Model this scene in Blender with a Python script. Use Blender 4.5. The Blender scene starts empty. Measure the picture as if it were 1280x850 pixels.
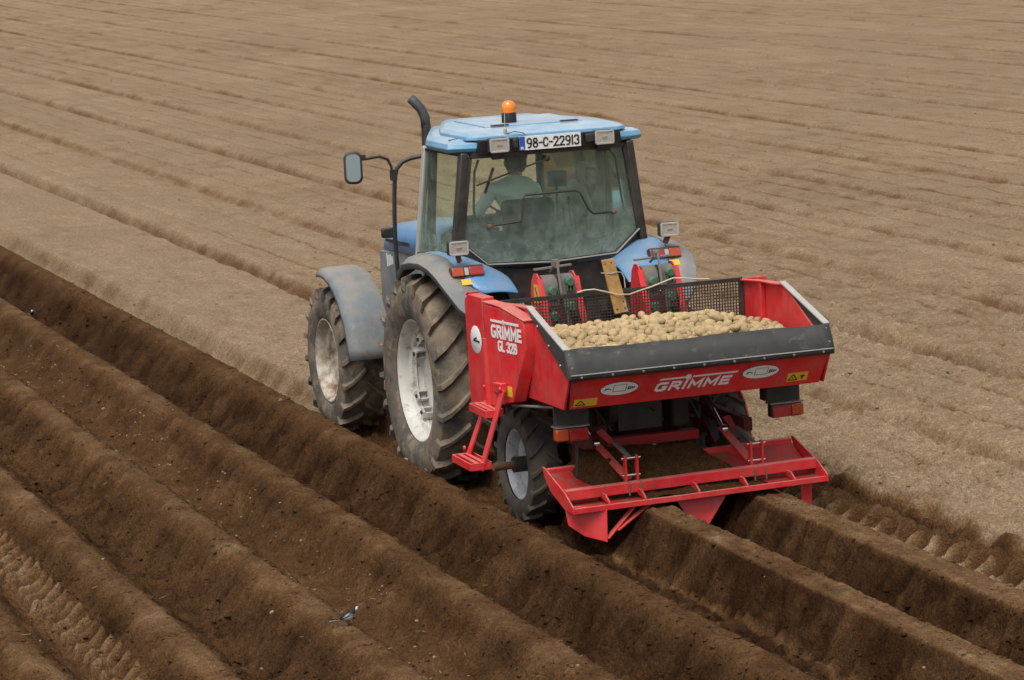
import bpy, bmesh, math, random
import numpy as np
from mathutils import Vector, Matrix, Euler
rng = random.Random(7)
S = bpy.context.scene
COL = S.collection
R = math.radians

# ---------------------------------------------------------------- camera, sky, sun, exposure
cam_d = bpy.data.cameras.new('camera'); cam = bpy.data.objects.new('camera', cam_d); COL.objects.link(cam)
cam_d.sensor_width = 36.0; cam_d.lens = 3679.93 / 1280 * 36.0
cam_d.clip_start = 0.5; cam_d.clip_end = 3000
_yaw, _pit, _rol = 0.33755, 0.15967, -0.04633
_fw = Vector((math.sin(_yaw)*math.cos(_pit), math.cos(_yaw)*math.cos(_pit), -math.sin(_pit)))
_rt = Vector((math.cos(_yaw), -math.sin(_yaw), 0)); _up = _rt.cross(_fw)
_r2 = _rt*math.cos(_rol) + _up*math.sin(_rol); _u2 = -_rt*math.sin(_rol) + _up*math.cos(_rol)
cam.matrix_world = Matrix(((_r2.x, _u2.x, -_fw.x, -8.0722), (_r2.y, _u2.y, -_fw.y, -22.3713), (_r2.z, _u2.z, -_fw.z, 4.9104), (0, 0, 0, 1)))
S.camera = cam

SUN_EL, SUN_AZ = R(62), R(222)          # azimuth clockwise from +Y: light comes from behind-left of the tractor
w = bpy.data.worlds.new('World'); S.world = w; w.use_nodes = True
nt = w.node_tree; nt.nodes.clear()
sky = nt.nodes.new('ShaderNodeTexSky'); sky.sky_type = 'NISHITA'; sky.sun_disc = False
sky.sun_elevation = SUN_EL; sky.sun_rotation = SUN_AZ; sky.air_density = 1.0; sky.dust_density = 4.0; sky.ozone_density = 1.0
hs = nt.nodes.new('ShaderNodeHueSaturation'); hs.inputs['Saturation'].default_value = 0.22
bg = nt.nodes.new('ShaderNodeBackground'); bg.inputs['Strength'].default_value = 0.125
wo = nt.nodes.new('ShaderNodeOutputWorld')
nt.links.new(sky.outputs[0], hs.inputs['Color']); nt.links.new(hs.outputs[0], bg.inputs['Color']); nt.links.new(bg.outputs[0], wo.inputs['Surface'])
sl = bpy.data.lights.new('sun', 'SUN'); sl.energy = 1.45; sl.angle = R(32); sl.color = (1.0, 0.96, 0.9)
sun = bpy.data.objects.new('sun', sl); COL.objects.link(sun)
_sd = Vector((math.sin(SUN_AZ)*math.cos(SUN_EL), math.cos(SUN_AZ)*math.cos(SUN_EL), math.sin(SUN_EL)))
sun.rotation_euler = (-_sd).to_track_quat('-Z', 'Y').to_euler(); sun.location = (0, 0, 30)
S.view_settings.view_transform = 'Standard'; S.view_settings.look = 'None'; S.view_settings.gamma = 1.0
S.view_settings.exposure = 0.42; S.view_settings.use_curve_mapping = False
S.render.engine = 'CYCLES'

# ---------------------------------------------------------------- materials
def mat(name, base, rough=0.6, metal=0.0, dirt=None, dirt_amt=0.5, dirt_scale=6.0, top_dust_glare=0.0, bump=0.0, bump_scale=60.0, var=0.0, spec=0.5, coat=0.0, attr=None):
    m = bpy.data.materials.new(name); m.use_nodes = True
    n = m.node_tree.nodes; l = m.node_tree.links; n.clear()
    out = n.new('ShaderNodeOutputMaterial'); b = n.new('ShaderNodeBsdfPrincipled'); l.new(b.outputs[0], out.inputs[0])
    b.inputs['Roughness'].default_value = rough; b.inputs['Metallic'].default_value = metal
    b.inputs['Specular IOR Level'].default_value = spec; b.inputs['Coat Weight'].default_value = coat
    tc = n.new('ShaderNodeTexCoord')
    if attr:
        a = n.new('ShaderNodeAttribute'); a.attribute_name = attr; colr = a.outputs['Color']
    else:
        rgb = n.new('ShaderNodeRGB'); rgb.outputs[0].default_value = (*base, 1); colr = rgb.outputs[0]
    if var > 0:
        nz = n.new('ShaderNodeTexNoise'); nz.inputs['Scale'].default_value = dirt_scale*0.7; nz.inputs['Detail'].default_value = 5
        l.new(tc.outputs['Object'], nz.inputs['Vector'])
        mr = n.new('ShaderNodeMapRange'); mr.inputs[1].default_value = 0.3; mr.inputs[2].default_value = 0.7
        mr.inputs[3].default_value = 1-var; mr.inputs[4].default_value = 1+var; l.new(nz.outputs[0], mr.inputs[0])
        mx = n.new('ShaderNodeMix'); mx.data_type = 'RGBA'; mx.blend_type = 'MULTIPLY'; mx.inputs[0].default_value = 1
        l.new(colr, mx.inputs[6]); l.new(mr.outputs[0], mx.inputs[7]); colr = mx.outputs[2]
    if dirt:
        nz = n.new('ShaderNodeTexNoise'); nz.inputs['Scale'].default_value = dirt_scale; nz.inputs['Detail'].default_value = 8; nz.inputs['Roughness'].default_value = 0.65
        l.new(tc.outputs['Object'], nz.inputs['Vector'])
        mr = n.new('ShaderNodeMapRange'); mr.inputs[1].default_value = 0.35; mr.inputs[2].default_value = 0.75
        mr.inputs[3].default_value = 0; mr.inputs[4].default_value = dirt_amt; l.new(nz.outputs[0], mr.inputs[0])
        fac = mr.outputs[0]
        if top_dust_glare > 0:
            ge = n.new('ShaderNodeNewGeometry'); sx = n.new('ShaderNodeSeparateXYZ'); l.new(ge.outputs['Normal'], sx.inputs[0])
            m2 = n.new('ShaderNodeMapRange'); m2.inputs[1].default_value = 0.55; m2.inputs[2].default_value = 1.0; m2.inputs[3].default_value = 0; m2.inputs[4].default_value = top_dust_glare
            l.new(sx.outputs[2], m2.inputs[0])
            m3 = n.new('ShaderNodeMath'); m3.operation = 'MULTIPLY_ADD'; l.new(m2.outputs[0], m3.inputs[0])
            m4 = n.new('ShaderNodeMapRange'); m4.inputs[1].default_value = 0.2; m4.inputs[2].default_value = 0.7; m4.inputs[3].default_value = 0.5; m4.inputs[4].default_value = 1.0; l.new(nz.outputs[0], m4.inputs[0])
            l.new(m4.outputs[0], m3.inputs[1]); l.new(mr.outputs[0], m3.inputs[2]); m3.use_clamp = True; fac = m3.outputs[0]
        mx = n.new('ShaderNodeMix'); mx.data_type = 'RGBA'; l.new(fac, mx.inputs[0]); l.new(colr, mx.inputs[6]); mx.inputs[7].default_value = (*dirt, 1); colr = mx.outputs[2]
        rr = n.new('ShaderNodeMapRange'); rr.inputs[3].default_value = rough; rr.inputs[4].default_value = max(rough, 0.85); l.new(fac, rr.inputs[0]); l.new(rr.outputs[0], b.inputs['Roughness'])
    l.new(colr, b.inputs['Base Color'])
    if bump > 0:
        nz = n.new('ShaderNodeTexNoise'); nz.inputs['Scale'].default_value = bump_scale; nz.inputs['Detail'].default_value = 6; l.new(tc.outputs['Object'], nz.inputs['Vector'])
        bp = n.new('ShaderNodeBump'); bp.inputs['Strength'].default_value = 0.6; bp.inputs['Distance'].default_value = bump; l.new(nz.outputs[0], bp.inputs['Height']); l.new(bp.outputs[0], b.inputs['Normal'])
    return m

DUST = (0.27, 0.20, 0.13); MUD = (0.13, 0.09, 0.055)
M = {}
M['red'] = mat('red_paint', (0.64, 0.012, 0.020), 0.42, dirt=(0.42, 0.30, 0.23), dirt_amt=0.20, dirt_scale=7, top_dust_glare=0.50, var=0.12)  # upward faces paled: dust, plus sky reflection painted into the colour
M['red_soiled'] = mat('red_paint_soiled', (0.56, 0.014, 0.022), 0.42, dirt=(0.11, 0.065, 0.04), dirt_amt=0.55, dirt_scale=9, top_dust_glare=0.3, var=0.1)
M['dark_red'] = mat('shaded_red_frame', (0.16, 0.006, 0.009), 0.6, dirt=(0.025, 0.016, 0.011), dirt_amt=1.5, dirt_scale=8)  # frame red darkened by soil and by under-hopper shade painted in
M['blue'] = mat('blue_paint', (0.042, 0.195, 0.40), 0.35, dirt=(0.34, 0.34, 0.32), dirt_amt=0.25, dirt_scale=5, top_dust_glare=0.38, var=0.08, coat=0.2)
M['roof'] = mat('roof_paint', (0.070, 0.255, 0.42), 0.32, dirt=(0.60, 0.62, 0.62), dirt_amt=0.25, dirt_scale=4, top_dust_glare=0.50, var=0.08, coat=0.3)  # upward faces whitened by dust and by sky glare put into the colour
M['grey'] = mat('grey_mudguard_plastic', (0.125, 0.155, 0.175), 0.6, dirt=(0.28, 0.25, 0.21), dirt_amt=0.75, dirt_scale=5, top_dust_glare=0.5, var=0.15)
M['rubber_dusty'] = mat('dusty_tyre_rubber', (0.055, 0.052, 0.047), 0.9, dirt=(0.20, 0.155, 0.105), dirt_amt=1.3, dirt_scale=4, bump=0.006, bump_scale=18, var=0.25)
M['rubber'] = mat('tyre_rubber', (0.042, 0.042, 0.042), 0.85, dirt=(0.165, 0.125, 0.085), dirt_amt=0.95, dirt_scale=5, bump=0.004, bump_scale=25, var=0.2)
M['rubber_dark'] = mat('black_rubber', (0.026, 0.028, 0.028), 0.6, dirt=(0.10, 0.09, 0.075), dirt_amt=0.5, dirt_scale=5, var=0.25)
M['rim_white'] = mat('white_rim_paint', (0.62, 0.61, 0.56), 0.5, dirt=(0.30, 0.24, 0.17), dirt_amt=0.45, dirt_scale=5, var=0.06)
M['rim_muddy'] = mat('muddy_rim_paint', (0.60, 0.56, 0.46), 0.55, dirt=(0.17, 0.10, 0.055), dirt_amt=1.5, dirt_scale=7)
M['rim_grey'] = mat('silver_rim_paint', (0.52, 0.55, 0.56), 0.45, dirt=(0.15, 0.11, 0.08), dirt_amt=0.6, dirt_scale=6)
M['black'] = mat('black_paint', (0.016, 0.017, 0.018), 0.45, dirt=DUST, dirt_amt=0.22, dirt_scale=8)
M['black_clean'] = mat('black_gloss', (0.012, 0.012, 0.014), 0.3)
M['iron'] = mat('oily_iron', (0.035, 0.03, 0.028), 0.6, 0.2, dirt=(0.09, 0.065, 0.045), dirt_amt=0.8, dirt_scale=9)
M['steel'] = mat('worn_steel', (0.35, 0.34, 0.32), 0.4, 0.7, dirt=(0.16, 0.11, 0.07), dirt_amt=0.6, dirt_scale=12)
M['chrome'] = mat('bright_steel', (0.75, 0.75, 0.75), 0.2, 1.0)
M['sooty'] = mat('sooty_steel', (0.07, 0.075, 0.078), 0.5, 0.3, dirt=(0.03, 0.03, 0.03), dirt_amt=0.6, dirt_scale=9)
M['rust'] = mat('rusty_steel', (0.20, 0.105, 0.05), 0.8, dirt=(0.08, 0.05, 0.03), dirt_amt=0.7, dirt_scale=20)
M['white'] = mat('white_print', (0.78, 0.78, 0.76), 0.5, dirt=DUST, dirt_amt=0.2, dirt_scale=8)
M['plate_white'] = mat('plate_white', (0.80, 0.80, 0.77), 0.4, dirt=(0.5, 0.45, 0.36), dirt_amt=0.3, dirt_scale=12)
M['plate_blue'] = mat('plate_blue', (0.02, 0.09, 0.42), 0.4)
M['print_black'] = mat('print_black', (0.015, 0.015, 0.015), 0.5)
M['yellow'] = mat('yellow_sticker', (0.75, 0.47, 0.02), 0.5, dirt=DUST, dirt_amt=0.3, dirt_scale=10)
M['amber'] = mat('amber_lens', (0.85, 0.22, 0.015), 0.2, spec=0.6, coat=0.5)
M['orange_lens'] = mat('orange_lens', (0.42, 0.055, 0.012), 0.25, dirt=DUST, dirt_amt=0.2, coat=0.3)
M['red_lens'] = mat('red_lens', (0.36, 0.012, 0.015), 0.25, dirt=DUST, dirt_amt=0.2, coat=0.3)
M['clear_lens'] = mat('clear_lens', (0.62, 0.62, 0.58), 0.12, 0.5, dirt=DUST, dirt_amt=0.35, dirt_scale=30)
M['wood'] = mat('weathered_plank_wood', (0.42, 0.24, 0.07), 0.75, dirt=(0.17, 0.10, 0.045), dirt_amt=0.8, dirt_scale=18, bump=0.002, bump_scale=50, var=0.2)
M['cord'] = mat('cream_cord', (0.55, 0.44, 0.32), 0.8)
M['cup_green'] = mat('green_cup_plastic', (0.035, 0.13, 0.075), 0.5, dirt=DUST, dirt_amt=0.4, dirt_scale=20)
M['seat'] = mat('black_seat_cloth', (0.02, 0.021, 0.022), 0.9, var=0.2)
M['shirt'] = mat('pale_shirt_cloth', (0.80, 0.82, 0.80), 0.9, var=0.08)
M['trouser'] = mat('dark_trousers', (0.03, 0.035, 0.05), 0.9)
M['skin'] = mat('skin', (0.48, 0.27, 0.19), 0.55)
M['hair'] = mat('dark_cap_cloth', (0.03, 0.03, 0.033), 0.9)
M['belt'] = mat('grey_belt', (0.12, 0.12, 0.12), 0.8, dirt=DUST, dirt_amt=0.5, dirt_scale=20)
M['silver'] = mat('pale_grey_trim', (0.42, 0.41, 0.39), 0.6, dirt=DUST, dirt_amt=0.4, dirt_scale=8)
M['potato'] = mat('potato_skin', (0.44, 0.325, 0.165), 0.75, dirt=(0.28, 0.18, 0.088), dirt_amt=0.75, dirt_scale=14, bump=0.0015, bump_scale=70, var=0.22)
M['cab_trim'] = mat('cab_grey_trim', (0.20, 0.21, 0.21), 0.8)
M['liner'] = mat('pale_headliner', (0.42, 0.42, 0.40), 0.9)
M['straw'] = mat('straw_stalk', (0.26, 0.19, 0.10), 0.8, var=0.3)
M['stone'] = mat('field_stone', (0.27, 0.21, 0.15), 0.85, dirt=(0.17, 0.11, 0.065), dirt_amt=0.9, dirt_scale=7, var=0.3)
M['bird'] = mat('bird_feathers', (1, 1, 1), 0.9, attr='col', spec=0.1)

def per_object_tone(m, lo, hi):
    n = m.node_tree.nodes; l = m.node_tree.links; b = [x for x in n if x.type == 'BSDF_PRINCIPLED'][0]; src = b.inputs['Base Color'].links[0].from_socket
    oi = n.new('ShaderNodeObjectInfo'); mr = n.new('ShaderNodeMapRange'); mr.inputs[3].default_value = lo; mr.inputs[4].default_value = hi; l.new(oi.outputs['Random'], mr.inputs[0])
    mx = n.new('ShaderNodeMix'); mx.data_type = 'RGBA'; mx.blend_type = 'MULTIPLY'; mx.inputs[0].default_value = 1; l.new(src, mx.inputs[6]); l.new(mr.outputs[0], mx.inputs[7]); l.new(mx.outputs[2], b.inputs['Base Color'])
def wear(m, col, stretch, thr, amt):
    """thin scuffs and runs of dried dirt in the paint"""
    n = m.node_tree.nodes; l = m.node_tree.links; b = [x for x in n if x.type == 'BSDF_PRINCIPLED'][0]; src = b.inputs['Base Color'].links[0].from_socket
    tc = n.new('ShaderNodeTexCoord'); mp = n.new('ShaderNodeMapping'); mp.inputs['Scale'].default_value = stretch; nz = n.new('ShaderNodeTexNoise'); nz.inputs['Scale'].default_value = 1.0; nz.inputs['Detail'].default_value = 7; nz.inputs['Roughness'].default_value = 0.7
    l.new(tc.outputs['Object'], mp.inputs['Vector']); l.new(mp.outputs[0], nz.inputs['Vector'])
    mr = n.new('ShaderNodeMapRange'); mr.inputs[1].default_value = thr; mr.inputs[2].default_value = thr+0.10; mr.inputs[4].default_value = amt; l.new(nz.outputs[0], mr.inputs[0])
    mx = n.new('ShaderNodeMix'); mx.data_type = 'RGBA'; l.new(mr.outputs[0], mx.inputs[0]); l.new(src, mx.inputs[6]); mx.inputs[7].default_value = (*col, 1); l.new(mx.outputs[2], b.inputs['Base Color'])
per_object_tone(M['potato'], 0.80, 1.12)
wear(M['red'], (0.14, 0.07, 0.05), (22, 22, 3.0), 0.56, 0.65); wear(M['red'], (0.60, 0.40, 0.34), (5, 60, 14), 0.70, 0.6)
wear(M['red_soiled'], (0.16, 0.10, 0.065), (9, 9, 9), 0.52, 0.85)
wear(M['rim_white'], (0.24, 0.18, 0.12), (9, 14, 14), 0.56, 0.75); wear(M['rim_grey'], (0.12, 0.09, 0.06), (10, 16, 16), 0.55, 0.8)
wear(M['grey'], (0.30, 0.26, 0.20), (14, 14, 2.2), 0.58, 0.6); wear(M['grey'], (0.06, 0.065, 0.07), (30, 30, 6), 0.66, 0.6)
wear(M['blue'], (0.30, 0.27, 0.22), (16, 16, 5), 0.58, 0.5); wear(M['roof'], (0.34, 0.33, 0.29), (10, 24, 10), 0.60, 0.45)
wear(M['rubber_dark'], (0.14, 0.125, 0.10), (7, 20, 10), 0.57, 0.6)
wear(M['rubber_dusty'], (0.26, 0.20, 0.135), (7, 7, 7), 0.5, 0.7)

def glass_mat(name, tint, dusty, gloss):
    m = bpy.data.materials.new(name); m.use_nodes = True
    n = m.node_tree.nodes; l = m.node_tree.links; n.clear()
    out = n.new('ShaderNodeOutputMaterial'); tr = n.new('ShaderNodeBsdfTransparent'); tr.inputs[0].default_value = (*tint, 1)
    gl = n.new('ShaderNodeBsdfGlossy'); gl.inputs['Roughness'].default_value = 0.04; gl.inputs['Color'].default_value = (0.85, 0.95, 0.9, 1)
    fr = n.new('ShaderNodeFresnel'); fr.inputs[0].default_value = 1.5
    ml = n.new('ShaderNodeMath'); ml.operation = 'MULTIPLY'; ml.inputs[1].default_value = gloss; l.new(fr.outputs[0], ml.inputs[0])
    mx = n.new('ShaderNodeMixShader'); l.new(ml.outputs[0], mx.inputs[0]); l.new(tr.outputs[0], mx.inputs[1]); l.new(gl.outputs[0], mx.inputs[2])
    df = n.new('ShaderNodeBsdfDiffuse'); df.inputs[0].default_value = (0.33, 0.42, 0.35, 1)
    tc = n.new('ShaderNodeTexCoord'); nz = n.new('ShaderNodeTexNoise'); nz.inputs['Scale'].default_value = 9; nz.inputs['Detail'].default_value = 10; nz.inputs['Roughness'].default_value = 0.7
    l.new(tc.outputs['Object'], nz.inputs['Vector'])
    mr = n.new('ShaderNodeMapRange'); mr.inputs[1].default_value = 0.3; mr.inputs[2].default_value = 0.75; mr.inputs[3].default_value = dusty*0.5; mr.inputs[4].default_value = dusty*2.0; l.new(nz.outputs[0], mr.inputs[0])
    sp = n.new('ShaderNodeSeparateXYZ'); l.new(tc.outputs['Object'], sp.inputs[0]); mz = n.new('ShaderNodeMapRange'); mz.inputs[1].default_value = 1.75; mz.inputs[2].default_value = 2.35; mz.inputs[3].default_value = 2.6; mz.inputs[4].default_value = 0.9; l.new(sp.outputs[2], mz.inputs[0])   # road dust lies thickest along the lower edge
    mq = n.new('ShaderNodeMath'); mq.operation = 'MULTIPLY'; l.new(mr.outputs[0], mq.inputs[0]); l.new(mz.outputs[0], mq.inputs[1])
    m2 = n.new('ShaderNodeMixShader'); l.new(mq.outputs[0], m2.inputs[0]); l.new(mx.outputs[0], m2.inputs[1]); l.new(df.outputs[0], m2.inputs[2])
    l.new(m2.outputs[0], out.inputs[0]); return m
M['glass'] = glass_mat('green_tinted_glass', (0.80, 0.96, 0.86), 0.15, 0.9)
M['mirror'] = mat('mirror_glass', (0.30, 0.36, 0.35), 0.08, 1.0)

def soil_mat():
    m = bpy.data.materials.new('tilled_soil'); m.use_nodes = True
    n = m.node_tree.nodes; l = m.node_tree.links; n.clear()
    out = n.new('ShaderNodeOutputMaterial'); b = n.new('ShaderNodeBsdfPrincipled'); l.new(b.outputs[0], out.inputs[0])
    b.inputs['Roughness'].default_value = 0.95; b.inputs['Specular IOR Level'].default_value = 0.02
    a = n.new('ShaderNodeAttribute'); a.attribute_name = 'dry'
    tc = n.new('ShaderNodeTexCoord')
    def noise(sc, det=6, ro=0.6):
        z = n.new('ShaderNodeTexNoise'); z.inputs['Scale'].default_value = sc; z.inputs['Detail'].default_value = det; z.inputs['Roughness'].default_value = ro
        l.new(tc.outputs['Object'], z.inputs['Vector']); return z
    n1 = noise(2.2, 5, 0.65); n2 = noise(70, 2.0, 0.65); n3 = noise(0.25, 4)
    md = n.new('ShaderNodeMath'); md.operation = 'MULTIPLY_ADD'; md.inputs[1].default_value = 0.40; l.new(n1.outputs[0], md.inputs[0]); 
    ms = n.new('ShaderNodeMath'); ms.operation = 'SUBTRACT'; l.new(a.outputs['Fac'], ms.inputs[0]); ms.inputs[1].default_value = 0.20; l.new(ms.outputs[0], md.inputs[2]); md.use_clamp = True
    cr = n.new('ShaderNodeValToRGB'); e = cr.color_ramp.elements
    e[0].position = 0.0; e[0].color = (0.032, 0.0150, 0.0068, 1); e[1].position = 1.0; e[1].color = (0.345, 0.25, 0.158, 1)
    e2 = cr.color_ramp.elements.new(0.35); e2.color = (0.104, 0.0545, 0.0245, 1); e3 = cr.color_ramp.elements.new(0.72); e3.color = (0.272, 0.190, 0.116, 1); e4 = cr.color_ramp.elements.new(0.52); e4.color = (0.168, 0.097, 0.048, 1)
    l.new(md.outputs[0], cr.inputs[0])
    mr = n.new('ShaderNodeMapRange'); mr.inputs[1].default_value = 0.30; mr.inputs[2].default_value = 0.70; mr.inputs[3].default_value = 0.62; mr.inputs[4].default_value = 1.30; l.new(n2.outputs[0], mr.inputs[0])
    mx = n.new('ShaderNodeMix'); mx.data_type = 'RGBA'; mx.blend_type = 'MULTIPLY'; mx.inputs[0].default_value = 1; l.new(cr.outputs[0], mx.inputs[6]); l.new(mr.outputs[0], mx.inputs[7])
    m5 = n.new('ShaderNodeMapRange'); m5.inputs[1].default_value = 0.3; m5.inputs[2].default_value = 0.7; m5.inputs[3].default_value = 0.9; m5.inputs[4].default_value = 1.1; l.new(n3.outputs[0], m5.inputs[0])
    n4 = noise(21, 2, 0.65); m6 = n.new('ShaderNodeMapRange'); m6.inputs[1].default_value = 0.32; m6.inputs[2].default_value = 0.68; m6.inputs[3].default_value = 0.78; m6.inputs[4].default_value = 1.17; l.new(n4.outputs[0], m6.inputs[0])
    mx3 = n.new('ShaderNodeMix'); mx3.data_type = 'RGBA'; mx3.blend_type = 'MULTIPLY'; mx3.inputs[0].default_value = 1; l.new(mx.outputs[2], mx3.inputs[6]); l.new(m6.outputs[0], mx3.inputs[7])
    mx2 = n.new('ShaderNodeMix'); mx2.data_type = 'RGBA'; mx2.blend_type = 'MULTIPLY'; mx2.inputs[0].default_value = 1; l.new(mx3.outputs[2], mx2.inputs[6]); l.new(m5.outputs[0], mx2.inputs[7])
    l.new(mx2.outputs[2], b.inputs['Base Color'])
    nb = noise(46, 3, 0.65); bp = n.new('ShaderNodeBump'); bp.inputs['Strength'].default_value = 1.0; bp.inputs['Distance'].default_value = 0.030
    l.new(nb.outputs[0], bp.inputs['Height']); l.new(bp.outputs[0], b.inputs['Normal'])
    return m
M['soil'] = soil_mat()

# ---------------------------------------------------------------- geometry helpers
class G:
    def __init__(s): s.v = []; s.f = []
    def add(s, vs, fs):
        o = len(s.v); s.v += [tuple(p) for p in vs]; s.f += [tuple(i+o for i in f) for f in fs]; return s
    def box(s, c, d, rot=None):
        h = [x/2 for x in d]; m = Euler(rot).to_matrix() if rot else None
        vs = []
        for z in (-1, 1):
            for y in (-1, 1):
                for x in (-1, 1):
                    p = Vector((x*h[0], y*h[1], z*h[2]))
                    if m: p = m @ p
                    vs.append(p + Vector(c))
        return s.add(vs, [(0, 2, 3, 1), (4, 5, 7, 6), (0, 1, 5, 4), (2, 6, 7, 3), (0, 4, 6, 2), (1, 3, 7, 5)])
    def bb(s, x0, x1, y0, y1, z0, z1): return s.box(((x0+x1)/2, (y0+y1)/2, (z0+z1)/2), (abs(x1-x0), abs(y1-y0), abs(z1-z0)))
    def beam(s, a, b, w, h, up=(0, 0, 1)):
        a, b = Vector(a), Vector(b); d = (b-a).normalized(); u = Vector(up)
        if abs(d.dot(u)) > 0.98: u = Vector((1, 0, 0))
        r = d.cross(u).normalized(); u = r.cross(d).normalized(); vs = []
        for p in (a, b):
            for i, j in ((-1, -1), (1, -1), (1, 1), (-1, 1)): vs.append(p + r*(i*w/2) + u*(j*h/2))
        return s.add(vs, [(3, 2, 1, 0), (4, 5, 6, 7), (0, 1, 5, 4), (1, 2, 6, 5), (2, 3, 7, 6), (3, 0, 4, 7)])
    def tube(s, pts, r, n=8, caps=True):
        pts = [Vector(p) for p in pts]; rs = r if isinstance(r, (list, tuple)) else [r]*len(pts)
        prev = None; vs = []
        for i, p in enumerate(pts):
            d = (pts[min(i+1, len(pts)-1)] - pts[max(i-1, 0)]).normalized()
            if prev is None:
                u = Vector((0, 0, 1)) if abs(d.z) < 0.9 else Vector((1, 0, 0)); a = d.cross(u).normalized()
            else: a = (prev - d*prev.dot(d)).normalized()
            prev = a; b = d.cross(a)
            for k in range(n):
                t = 2*math.pi*k/n; vs.append(p + (a*math.cos(t) + b*math.sin(t))*rs[i])
        fs = [(i*n+k, i*n+(k+1) % n, (i+1)*n+(k+1) % n, (i+1)*n+k) for i in range(len(pts)-1) for k in range(n)]
        if caps: fs += [tuple(reversed(range(n))), tuple(range((len(pts)-1)*n, len(pts)*n))]
        return s.add(vs, fs)
    def lathe(s, prof, c, n=48, axis='x', cap0=False, cap1=False):
        vs = []
        for a, r in prof:
            for k in range(n):
                t = 2*math.pi*k/n; u, v_ = r*math.cos(t), r*math.sin(t)
                q = (a, u, v_) if axis == 'x' else ((u, a, v_) if axis == 'y' else (u, v_, a))
                vs.append((q[0]+c[0], q[1]+c[1], q[2]+c[2]))
        fs = [(i*n+k, i*n+(k+1) % n, (i+1)*n+(k+1) % n, (i+1)*n+k) for i in range(len(prof)-1) for k in range(n)]
        if cap0: fs.append(tuple(reversed(range(n))))
        if cap1: fs.append(tuple(range((len(prof)-1)*n, len(prof)*n)))
        return s.add(vs, fs)
    def prism(s, A, B):
        n = len(A); return s.add(list(A)+list(B), [tuple(range(n)), tuple(reversed(range(n, 2*n)))] + [(i, n+i, n+(i+1) % n, (i+1) % n) for i in range(n)])
    def px(s, poly, x0, x1): return s.prism([(x0, y, z) for y, z in poly], [(x1, y, z) for y, z in poly])
    def py(s, poly, y0, y1): return s.prism([(x, y0, z) for x, z in poly], [(x, y1, z) for x, z in poly])
    def pz(s, poly, z0, z1): return s.prism([(x, y, z0) for x, y in poly], [(x, y, z1) for x, y in poly])
    def grid(s, rows):
        m = len(rows[0]); vs = [p for r in rows for p in r]
        return s.add(vs, [(i*m+j, i*m+j+1, (i+1)*m+j+1, (i+1)*m+j) for i in range(len(rows)-1) for j in range(m-1)])
    def mirror(s):
        g = G(); g.v = [(-x, y, z) for x, y, z in s.v]; g.f = [tuple(reversed(f)) for f in s.f]; return g
    def mesh(s, name, smooth=35):
        me = bpy.data.meshes.new(name); me.from_pydata(s.v, [], s.f)
        b = bmesh.new(); b.from_mesh(me); bmesh.ops.recalc_face_normals(b, faces=b.faces); b.to_mesh(me); b.free()
        if smooth:
            me.polygons.foreach_set('use_smooth', [True]*len(me.polygons)); me.set_sharp_from_angle(angle=R(smooth))
        me.update(); return me
    def build(s, name, m, parent=None, smooth=35, bevel=0, solid=0, sub=0, label=None):
        me = s.mesh(name, smooth); me.materials.append(M[m] if isinstance(m, str) else m)
        return link(me, name, parent, bevel, solid, sub, label)

def link(me, name, parent=None, bevel=0, solid=0, sub=0, label=None):
    o = bpy.data.objects.new(name, me); COL.objects.link(o)
    if parent:
        o.parent = parent
        if parent.parent is None: o.location = -parent.location      # meshes are written in field coordinates
    if solid: md = o.modifiers.new('solid', 'SOLIDIFY'); md.thickness = solid; md.offset = 0
    if sub: md = o.modifiers.new('sub', 'SUBSURF'); md.levels = sub; md.render_levels = sub
    if bevel: md = o.modifiers.new('bevel', 'BEVEL'); md.width = bevel; md.segments = 2; md.limit_method = 'ANGLE'; md.angle_limit = R(40)
    if label: o['label'] = label
    return o

def thing(name, label, cat, loc=(0, 0, 0), group=None):
    o = bpy.data.objects.new(name, None); COL.objects.link(o); o.location = loc; o.empty_display_size = 0.2
    o['label'] = label; o['category'] = cat
    if group: o['group'] = group
    return o
def tag(o, label, cat, group=None):
    o['label'] = label; o['category'] = cat
    if group: o['group'] = group
    return o

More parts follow.
